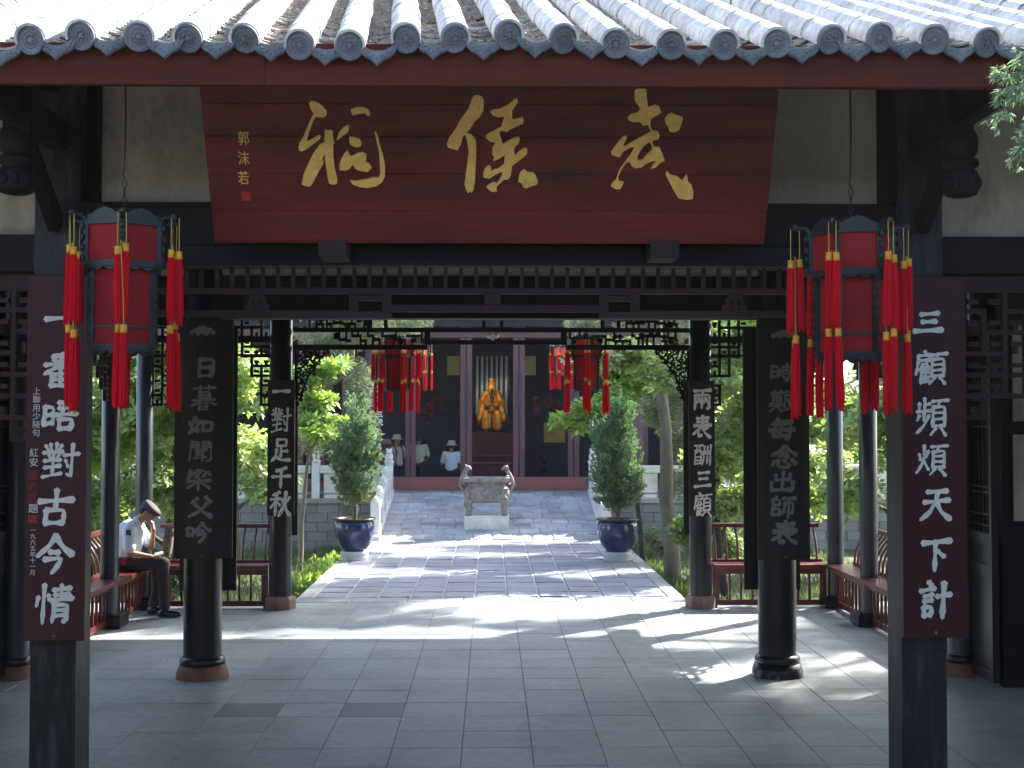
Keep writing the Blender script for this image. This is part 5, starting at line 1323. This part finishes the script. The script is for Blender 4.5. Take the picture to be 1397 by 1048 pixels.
# ================================================================ POTTED JUNIPERS
def blades(mb, p, d, n, L_, wd, rg, spread=.6):
    d = Vector(d).normalized()
    for _ in range(n):
        e = (d + Vector((rg.gauss(0, spread), rg.gauss(0, spread), rg.gauss(0, spread * .8)))).normalized()
        s_ = e.orthogonal().normalized(); s_.rotate(Matrix.Rotation(rg.uniform(0, 6.3), 3, e))
        l = L_ * rg.uniform(.6, 1.25); w2 = wd * rg.uniform(.7, 1.3)
        mb.v += [tuple(p), tuple(p + e * l * .45 + s_ * w2), tuple(p + e * l), tuple(p + e * l * .45 - s_ * w2)]
        k = len(mb.v) - 4; mb.f.append((k, k + 1, k + 2, k + 3)); mb.sm.append(False)
def potted(label, x, y, blobs, seed, yellow=0):
    rg = random.Random(seed)
    t = thing('potted_juniper', label, 'potted tree', (x, y, 0), 0, 'junipers in blue glazed pots')
    MB().lathe([(.235, 0), (.235, .15), (.22, .155), (.001, .155)], 28).build('ring_stand', M['pot_ring'], t)
    mb = MB()
    for r in range(2):
        for k in range(36):
            a = 2 * PI * (k + .5 * r) / 36; T = Matrix.Rotation(a, 4, 'Z') @ Matrix.Translation((.238, 0, .04 + .065 * r))
            mb.cbox(-.004, .004, -.018, .018, -.028, .028, .002, T)
    mb.build('stand_tiles', M['pot_ring'], t)
    pot = MB().lathe([(.19, .155), (.20, .17), (.28, .27), (.335, .40), (.35, .52), (.345, .62), (.325, .68), (.29, .69), (.29, .62), (.001, .62)], 36).build('pot', M['pot_blue'], t)
    MB().lathe([(.326, .675), (.372, .70), (.376, .715), (.365, .725), (.30, .722), (.29, .69)], 36).build('rim', M['pot_rim'], pot)
    MB().lathe([(.30, .64), (.15, .67), (.001, .68)], 20).build('soil', M['soil'], t)
    wr = MB(); blades(wr, Vector((0, 0, .67)), (0, 0, 1), 1, .01, .01, rg)
    for _ in range(120):
        a, r = rg.uniform(0, 6.3), rg.uniform(.05, .3); blades(wr, Vector((r * math.cos(a), r * math.sin(a), .66)), (math.cos(a) * .5, math.sin(a) * .5, 1), 3, .06, .006, rg)
    wr.build('ground_weeds', M['needle_yellow'], t, kind='stuff')
    tr = MB(); top = max(b[2] for b in blobs)
    tr.tube([(0, 0, .62), (.02, 0, .9), (-.01, .01, 1.3), (.0, 0, top * .9)], [.038, .032, .024, .008], 8)
    for b in blobs: tr.tube([(0, 0, max(.75, b[2] - .25)), (b[0] * .6, b[1] * .6, b[2] - .08), (b[0], b[1], b[2])], [.016, .011, .005], 5)
    tr.build('trunk', M['bark'], t)
    cr = MB(); cy = MB()
    blobs = [(a_ * .84, b_, c_, d_ * .80, e_ * .86) for a_, b_, c_, d_, e_ in blobs]
    for (bx, by_, bz_, r, rz_) in blobs:
        for _ in range(int(230 * (r / .3) ** 1.7)):      # thin inner fill
            v = Vector((rg.gauss(0, 1), rg.gauss(0, 1), rg.gauss(0, 1))).normalized(); k = rg.uniform(.2, .8)
            blades(cr, Vector((bx + v.x * r * k, by_ + v.y * r * k, bz_ + v.z * rz_ * k)), (v.x, v.y, v.z * .5 + .75), 5, .09, .008, rg, .35)
        for _ in range(int(26 * (r / .2) ** 1.4)):        # separate tufts
            v = Vector((rg.gauss(0, 1), rg.gauss(0, 1), rg.gauss(0, 1))).normalized(); k = rg.uniform(.75, 1.18)
            c0 = Vector((bx + v.x * r * k, by_ + v.y * r * k, bz_ + v.z * rz_ * k)); dd = Vector((v.x, v.y, v.z * .4 + .8)).normalized()
            cs = rg.uniform(.022, .042)
            tgt = cy if (yellow and c0.z < 1.2 and c0.x > -.15 and rg.random() < .6) else cr
            for q in range(20):
                f = rg.random(); p = c0 + dd * (f * .13) + Vector((rg.gauss(0, 1), rg.gauss(0, 1), rg.gauss(0, .8))) * cs * (1.15 - f * .8)
                blades(tgt, p, dd, 5, .055, .0065, rg, .35)
    for (bx, by_, bz_, r, rz_) in blobs:
        for _ in range(4):
            a = rg.uniform(0, 6.3); o_ = Vector((bx + math.cos(a) * r * .75, by_ + math.sin(a) * r * .75, bz_ + rg.uniform(-.3, .6) * rz_))
            dd = Vector((math.cos(a) * .45, math.sin(a) * .45, 1)).normalized(); L_ = rg.uniform(.14, .30)
            for q in range(26):
                f = rg.random(); p = o_ + dd * L_ * f + Vector((rg.gauss(0, 1), rg.gauss(0, 1), 0)) * .028 * (1.1 - f)
                blades(cr, p, dd, 5, .07, .0075, rg, .28)
    cr.build('crown', M['needle_blue'], t)
    if cy.v: cy.build('yellowed_foliage', M['needle_yellow'], t)
    return t
potted('potted juniper with yellowing lower foliage in a blue pot, left of the path', xat(484, 22.4), 22.4,
       [(-.03, 0, 1.12, .22, .25), (.12, -.04, 1.15, .2, .2), (-.18, .02, 1.32, .2, .2), (.05, 0, 1.42, .26, .26), (-.26, 0, 1.62, .2, .2), (.2, .02, 1.62, .22, .26), (-.08, -.05, 1.78, .28, .24), (.26, 0, 1.86, .18, .22), (.05, 0, 2.05, .26, .26), (-.28, .02, 1.86, .15, .14), (.22, 0, 2.18, .15, .22), (.06, 0, 2.36, .17, .26), (.05, 0, 2.62, .1, .2), (-.15, 0, 2.15, .15, .2), (.38, 0, 1.7, .10, .12)], 3, 1)
potted('potted juniper with two dense green peaks in a blue pot, right of the path', xat(842, 22.2), 22.2,
       [(0, 0, .98, .2, .16), (-.2, 0, 1.05, .2, .2), (.2, 0, 1.08, .2, .2), (-.28, .0, 1.3, .2, .22), (.3, 0, 1.3, .2, .2), (0, -.05, 1.35, .3, .26), (-.25, 0, 1.6, .2, .2), (.25, 0, 1.52, .2, .22), (0, -.05, 1.72, .28, .24), (.12, -.05, 1.95, .2, .26), (-.2, .05, 1.95, .22, .24), (.1, -.05, 2.2, .12, .2), (-.3, .08, 2.2, .18, .2), (-.05, .1, 2.35, .22, .2), (.16, .12, 2.5, .2, .18), (.0, .12, 2.66, .16, .14), (-.34, 0, 2.0, .12, .14)], 4)

# ================================================================ VEGETATION
def limb_path(a, b, rg, n=5, sag=.15, w=.035):
    a = Vector(a); b = Vector(b); L_ = (b - a).length
    return [a.lerp(b, k / n) + Vector((rg.gauss(0, 1), rg.gauss(0, 1), rg.gauss(0, .7))) * (L_ * w if 0 < k < n else 0) + Vector((0, 0, sag * L_ * math.sin(PI * k / n) * .4)) for k in range(n + 1)]
def leaf_tree(name, label, base, top, blobs, n_ros, leaf, m, rg, r0=.09, bark='bark', cat='tree', group=None, per=7, limbs=True, droop=.0):
    """blobs: (x,y,z,rx,ry,rz) world; rosettes of leaf-sized quads spread through them"""
    base = Vector(base); t = thing(name, label, cat, base, 0, group); tr = MB(); top = Vector(top)
    tr.tube([p - base for p in limb_path(base, top, rg, 6, .05, .01)], [r0 * (1 - .09 * k) for k in range(7)], 10)
    cr = MB(); V = []; F = []
    vol = [b[3] * b[4] * b[5] for b in blobs]; tot = sum(v ** .75 for v in vol)
    for b, vv in zip(blobs, vol):
        c = Vector(b[:3]); 
        st = base.lerp(top, min(1, max(.25, (c.z - base.z - .6) / max(.1, top.z - base.z))))
        if limbs:
            tr.tube([p - base for p in limb_path(st, c, rg)], [r0 * .5 * (1 - .15 * k) for k in range(6)], 6)
            for _ in range(4):
                e = c + Vector((rg.uniform(-.8, .8) * b[3], rg.uniform(-.8, .8) * b[4], rg.uniform(-.7, .8) * b[5]))
                tr.tube([p - base for p in limb_path(st.lerp(c, .7), e, rg)], [.022 - .003 * k for k in range(6)], 5)
        n = int(n_ros * vv ** .75 / tot)
        for _ in range(n):
            v = Vector((rg.gauss(0, 1), rg.gauss(0, 1), rg.gauss(0, 1))).normalized()
            lump = .78 + .28 * math.sin(v.x * 5 + c.x * 3) * math.cos(v.z * 6 + c.y) + .1 * math.sin(v.y * 9)
            k = rg.random() ** .45 * lump
            p = c + Vector((v.x * b[3], v.y * b[4], v.z * b[5])) * k - base
            up = (v * .6 + Vector((0, 0, .8 - droop)) + Vector((rg.gauss(0, .35), rg.gauss(0, .35), rg.gauss(0, .3)))).normalized()
            a = up.orthogonal().normalized(); bb = up.cross(a); t0 = rg.uniform(0, 6.3)
            for q in range(per):
                t_ = t0 + q * 2.4; e = (a * math.cos(t_) + bb * math.sin(t_)) * rg.uniform(.75, 1) + up * rg.uniform(.1, .65)
                e.normalize(); sd_ = e.cross(up)
                if sd_.length < 1e-3: continue
                sd_.normalize(); l = leaf * rg.uniform(.6, 1.2); w2 = l * .21
                o0 = p + e * l * .12; o0 = o0 + up * rg.uniform(-.03, .03)
                k0 = len(V)
                V += [o0, o0 + e * l * .5 + sd_ * w2, o0 + e * l - up * l * .12, o0 + e * l * .5 - sd_ * w2]
                F.append((k0, k0 + 1, k0 + 2, k0 + 3))
    tr.build('trunk', M[bark], t)
    me = bpy.data.meshes.new('crown'); me.from_pydata([tuple(v) for v in V], [], F); me.materials.append(M[m]); link('crown', me, t)
    return t
rg = random.Random(21)
# left garden
leaf_tree('broadleaf_tree', 'bright broad leaved tree behind the left benches with pale glossy leaves', (-5.2, 20.5, GZ), (-5.0, 20.8, 2.9),
    [(-5.2, 20.6, 2.6, 1.2, 1.1, .8), (-4.3, 20.2, 3.1, .9, .9, .6), (-6.4, 20.8, 2.2, 1.1, 1, .9), (-5.0, 20.2, 1.4, 1.1, .9, .55), (-4.0, 20.6, 1.9, .7, .7, .5), (-6.3, 20.2, 1.0, .9, .9, .5), (-5.6, 21, 3.6, 1.5, 1.2, .8)], 3800, .17, 'leaf_bright', rg, group='garden trees beside the pavilion')
leaf_tree('broadleaf_tree', 'darker green tree further left beyond the side bench', (-8.2, 19.0, GZ), (-8.0, 19.2, 3.0),
    [(-8.0, 19, 2.5, 1.5, 1.3, 1.1), (-7.2, 18.6, 1.2, 1.0, 1, .7), (-9.2, 18.6, 1.6, 1.2, 1, .9), (-7.6, 19.4, 3.6, 1.4, 1.2, .8)], 2600, .16, 'leaf_mid', rg, group='garden trees beside the pavilion')
leaf_tree('broadleaf_tree', 'dense tree deep in the left garden before the whitewashed wall', (-5.0, 25.5, GZ), (-5.2, 25.5, 3.5),
    [(-5.4, 25.6, 3.2, 1.5, 1.3, 1.0), (-6.8, 25.2, 2.2, 1.3, 1.2, 1.0), (-4.4, 25.4, 1.2, .8, .8, .6), (-7.6, 25.8, 3.8, 1.5, 1.2, 1), (-9.2, 25.4, 2.6, 1.5, 1.2, 1.2)], 2000, .19, 'leaf_mid', rg, group='garden trees beside the pavilion')
leaf_tree('young_tree', 'thin leaning young tree with sunlit pale leaves beside the rear left column', at(409, 779, 24.2) , at(421, 592, 24.2),
    [(*at(430, 575, 24.0), .5, .45, .12), (*at(440, 592, 23.7), .42, .4, .10), (*at(450, 500, 24), .42, .4, .10), (*at(425, 512, 24.1), .38, .4, .14), (*at(437, 548, 24.1), .35, .35, .12), (*at(412, 535, 24.1), .3, .35, .2), (*at(470, 578, 24.0), .16, .2, .05)], 330, .20, 'leaf_pale', rg, .055, 'stake_wood')
# right garden
leaf_tree('broadleaf_tree', 'bright spreading tree with dark branches behind the rear right column', (3.9, 21.2, GZ), (3.6, 21.4, 2.9),
    [(3.3, 21.2, 3.15, 1.1, .9, .45), (2.1, 21.3, 3.5, .9, .7, .32), (4.6, 21.4, 2.6, 1.0, .9, .7), (3.8, 21.2, 1.9, .7, .7, .5), (5.2, 21.4, 1.5, 1, .9, .7), (4.4, 21.5, 3.8, 1.3, 1, .6), (4.0, 21.3, 1.05, .6, .6, .35)], 2500, .155, 'leaf_bright', rg, bark='bark_dark', group='garden trees beside the pavilion')
leaf_tree('young_tree', 'small branch tree with pale leaves hanging over the right potted juniper', (2.95, 24.6, GZ), (2.6, 24.4, 2.6),
    [(*at(765, 573, 23.5), .26, .3, .10), (*at(790, 585, 23.5), .22, .3, .09), (*at(800, 560, 23.6), .35, .4, .16), (*at(840, 548, 23.8), .45, .4, .22), (*at(865, 520, 24), .5, .4, .3), (*at(835, 500, 24), .4, .4, .22)], 420, .17, 'leaf_pale', rg, .06, 'bark_dark')
leaf_tree('broadleaf_tree', 'leafy tree behind the right side bench', (6.6, 20.2, GZ), (6.5, 20.3, 3.0),
    [(6.4, 20.2, 2.4, 1.1, 1, .9), (5.6, 19.9, 1.3, .7, .8, .5), (7.4, 20.1, 1.5, 1, 1, .8), (6.8, 20.2, 3.5, 1.5, 1.2, .8), (8.4, 20.4, 2.6, 1.2, 1.1, 1.1)], 2300, .16, 'leaf_mid', rg, bark='bark_dark', group='garden trees beside the pavilion')
leaf_tree('broadleaf_tree', 'sunlit tree deep in the right garden before the whitewashed wall', (5.8, 26.0, GZ), (5.8, 26.0, 3.4),
    [(5.6, 26, 3.2, 1.4, 1.2, 1), (7.2, 26, 2.4, 1.4, 1.2, 1), (8.8, 26, 3.4, 1.6, 1.2, 1.2), (4.9, 25.6, 1.6, .6, .7, .5)], 1700, .18, 'leaf_bright', rg, group='garden trees beside the pavilion')
leaf_tree('shrub', 'low glossy shrub at the foot of the right old trunk', (3.75, 21.9, GZ), (3.7, 21.9, .3),
    [(3.4, 21.9, .55, .38, .35, .3), (3.95, 21.8, .25, .45, .4, .35), (3.6, 21.9, .95, .3, .3, .2)], 260, .17, 'leaf_mid', rg, .03, cat='shrub')
leaf_tree('shrub', 'dark low shrub under the left bench rail', (-4.3, 19.4, GZ), (-4.3, 19.4, .1),
    [(-4.5, 19.4, .1, .8, .5, .4), (-5.6, 19.3, .2, .8, .5, .5)], 300, .15, 'leaf_dark', rg, .03, cat='shrub')
leaf_tree('shrub', 'twiggy shrub beside the brick terrace wall on the right', at(900, 752, 27.5), at(905, 735, 27.5),
    [(*at(890, 735, 27.5), .35, .3, .3), (*at(912, 750, 27.5), .3, .3, .25)], 120, .11, 'needle_grey', rg, .03, cat='shrub')
# conifers
def conifer(label, base, top, blobs, n, m, rg, r0=.15, bark='bark', L_=.13, wd=.008, name='cypress_tree'):
    base = Vector(base); top = Vector(top); t = thing(name, label, 'tree', base)
    tr = MB(); tr.tube([p - base for p in limb_path(base, top, rg, 7, .02, .008)], [r0 * (1 - .08 * k) for k in range(8)], 12)
    cr = MB(); tot = sum((b[3] * b[4] * b[5]) ** .8 for b in blobs)
    for b in blobs:
        c = Vector(b[:3]); f = min(1, max(.2, (c.z + .25 - base.z) / (top.z - base.z))); st = base.lerp(top, f)
        tr.tube([p - base for p in limb_path(st, c, rg, 5, .1)], [.035, .03, .024, .018, .012, .006], 6)
        for _ in range(int(n * (b[3] * b[4] * b[5]) ** .8 / tot)):
            v = Vector((rg.gauss(0, 1), rg.gauss(0, 1), rg.gauss(0, 1))).normalized(); k = rg.random() ** .5 * (.75 + .3 * math.sin(v.x * 6 + c.z * 4) * math.sin(v.z * 5 + c.x))
            p = c + Vector((v.x * b[3], v.y * b[4], v.z * b[5])) * k - base
            blades(cr, p, (v.x, v.y, -.25), 5, L_, wd, rg, .5)
    tr.build('trunk', M[bark], t); cr.build('crown', M[m], t); return t
cb = [(*at(450 + 0, 465, 27), .9, .7, .35), (*at(520, 450, 27), .9, .7, .4), (*at(470, 500, 27), .55, .5, .45), (*at(492, 530, 27), .35, .4, .7), (*at(500, 580, 27), .3, .35, .6), (*at(435, 520, 27), .35, .4, .4), (*at(556, 440, 27.2), .5, .5, .35), (*at(480, 420, 27), 1.3, .9, .5), (*at(425, 600, 27.2), .4, .4, .5), (*at(470, 615, 27.2), .5, .4, .4)]
conifer('tall grey green feathery cypress left of the hall front', at(476, 760, 27.6), at(478, 400, 27.6), cb, 5200, 'needle_grey', rg, .13)
cb = [(*at(900, 560, 25), .45, .45, .6), (*at(930, 600, 25), .3, .35, .7), (*at(922, 660, 25), .25, .3, .6), (*at(880, 500, 25), .6, .5, .5), (*at(895, 450, 25.2), .8, .6, .4), (*at(935, 540, 25), .3, .3, .5), (*at(795, 442, 26), .5, .4, .3)]
conifer('old cypress with furrowed straight trunk between the right pot and the rear right column', at(918, 790, 23.8), at(897, 430, 23.8), cb, 3600, 'needle_grey', rg, .16)
# tall trees out of view, crowns laid along the sun rays to dapple the floor
def canopy(label, base, h, blobs, n, rg, m='leaf_mid'):
    return leaf_tree('tall_shade_tree', label, base, (base[0], base[1], h), blobs, n, .34, m, rg, .22, per=6, group='tall shade trees')
canopy('tall unseen shade tree right of the pavilion, its crown shaped to dapple the sun', (17.0, 25.5, GZ), 15.0,
    [(10.5, 28.7, 16, 2.5, 1.5, .8), (15.0, 26.0, 16, 1.6, .35, .3), (14.0, 28.0, 16.1, 1.2, .3, .3), (18.0, 23.6, 16, 2.6, 2.4, 1.0), (14.8, 23.0, 16, 1.9, 1.5, .7), (18.4, 27.6, 16.4, 1.9, 1.9, .8), (20.5, 25.6, 16.8, 2.4, 2.4, 1.0)], 2700, rg)
canopy('tall unseen shade tree behind the right garden wall, its crown shaped to dapple the sun', (16.5, 34.5, GZ), 15.5,
    [(12.8, 31.9, 16.2, 2.6, 1.0, .6), (13.8, 34.9, 16.4, 3.0, .9, .6), (15.6, 37.6, 16.6, 3.4, 1.0, .6), (10.2, 36.6, 17, 2.0, .9, .5), (11.8, 30.6, 16.0, 1.6, .6, .4)], 2200, rg)
for s_, sd in ((-1, 'left'), (1, 'right')):  # unseen trees added above the court to block sky light from the front
    leaf_tree('sky_shade_tree', 'dense unseen evergreen added over the %s half of the front court to block sky light' % sd, (s_ * 7.4, 3.4, -.15), (s_ * 6.6, 3.4, 7.6),
        [(s_ * 6.2, 3.8, 8.2, 2.4, 1.9, 1.3), (s_ * 3.2, 3.6, 8.8, 2.4, 2.0, 1.3), (s_ * 1.0, 3.9, 9.2, 1.8, 1.8, 1.2), (s_ * 4.8, 2.2, 9.8, 2.8, 2.2, 1.3)], 1500, .42, 'leaf_dark', rg, .2, per=6)
# near pine twig over the right eave
pt = Vector((5.2, 5.0, -.15)); t = thing('pine_tree', 'pine whose needle twigs hang in at the top right corner', 'tree', pt)
tr = MB(); tr.tube([p - pt for p in limb_path(pt, (5.3, 5.0, 6.2), rg, 6, .02)], [.16, .15, .14, .12, .1, .08, .05], 12)
cr = MB()
tips = []
for (a, b) in (((1440, 40), (1372, 150)), ((1450, 90), (1360, 100)), ((1430, 120), (1380, 215)), ((1440, 30), (1392, 80)), ((1400, 80), (1357, 160)), ((1440, 150), (1395, 190))):
    A = at(*a, 5.6); B = at(*b, 5.5); path = limb_path(A, B, rg, 8, -.05)
    tr.tube([p - pt for p in path], [.008 - .0007 * k for k in range(9)], 5)
    tr.tube([p - pt for p in limb_path((5.3, 5.0, 4.6 + rg.random()), A, rg, 5, .05)], [.05, .04, .03, .02, .013, .008], 6)
    for p in path[1:]:
        for _ in range(7):
            blades(cr, p - pt + Vector((rg.gauss(0, .018), rg.gauss(0, .02), rg.gauss(0, .018))), (B - A).normalized() + Vector((0, 0, -.3)), 7, .042, .0028, rg, .45)
for _ in range(260):
    p = Vector((4.6 + rg.gauss(0, .6), 5 + rg.gauss(0, .7), 5.6 + rg.gauss(0, .5)))
    if p.x < 3.2: continue
    blades(cr, p - pt, (0, 0, 1), 14, .12, .005, rg, .8)
tr.build('trunk', M['bark_dark'], t); cr.build('crown', M['needle_blue'], t)

# grass and ground cover
gr = MB(); rg = random.Random(9)
for _ in range(9000):
    s = rg.choice([-1, 1]); x = s * rg.uniform(2.68, 7.5); y_ = rg.uniform(17.3, 29.8)
    if rg.random() < .5: x = s * (2.68 + abs(rg.gauss(0, .5)))
    blades(gr, Vector((x, y_, GZ + .0)), (0, 0, 1), 3, rg.uniform(.1, .26), .012, rg, .35)
gr.build('grass', M['grass']); tag(C.objects['grass'], 'green grass and ground cover beside the path', 'grass', kind='stuff')
fern = MB(); nf = 0
for i, (px, py, yy, h) in enumerate(((425, 775, 22.6, .45), (440, 765, 23.6, .4), (425, 790, 21.4, .45), (450, 745, 25, .35))):
    c = at(px, py, yy); mb = MB(); h *= .8
    for _ in range(70): 
        blades(mb, Vector((rg.gauss(0, .13), rg.gauss(0, .15), rg.uniform(0, h))), (rg.gauss(0, .5), rg.gauss(0, .5), .8), 4, .12, .012, rg, .5)
    fern.v += [(v[0] + c.x, v[1] + c.y, v[2] + GZ + .12) for v in mb.v]; fern.f += [tuple(q + nf for q in f) for f in mb.f]; fern.sm += mb.sm; nf += len(mb.v)
fern.build('ferns', M['leaf_pale']); tag(C.objects['ferns'], 'pale green fern clumps along the left edge of the path', 'fern', kind='stuff')
# garden walls far behind
for s, lb in ((-1, 'long whitewashed garden wall with tile coping behind the left trees'), (1, 'long whitewashed garden wall with tile coping behind the right trees')):
    t = thing('garden_wall', lb, 'wall', (s * 10, 0, 0))
    a, b = sorted((s * 3, s * 12))
    MB().cbox(-7.5, 7.5, 29.0, 29.25, GZ, 1.7, .01).build('wall', M['white_stone'], t).location.x = s * 4.0 + s * 3.6
    MB().bar((-7.6, 29.12, 1.8), (7.6, 29.12, 1.8), .6, .16).build('coping', M['pan_tile'], t).location.x = s * 7.6

# ================================================================ HAZE
hz = bpy.data.materials.new('haze'); hz.use_nodes = True; nn = hz.node_tree.nodes
nn.remove(nn['Principled BSDF']); pvn = nn.new('ShaderNodeVolumePrincipled'); pvn.inputs['Density'].default_value = .0003
pvn.inputs['Color'].default_value = (.93, .95, 1, 1); pvn.inputs['Anisotropy'].default_value = .35
hz.node_tree.links.new(pvn.outputs[0], nn['Material Output'].inputs['Volume'])
tag(MB().box(-125, 125, -65, 155, GZ - 1, 19.5).build('haze', hz), 'thin summer haze over the whole court', 'haze', kind='stuff')
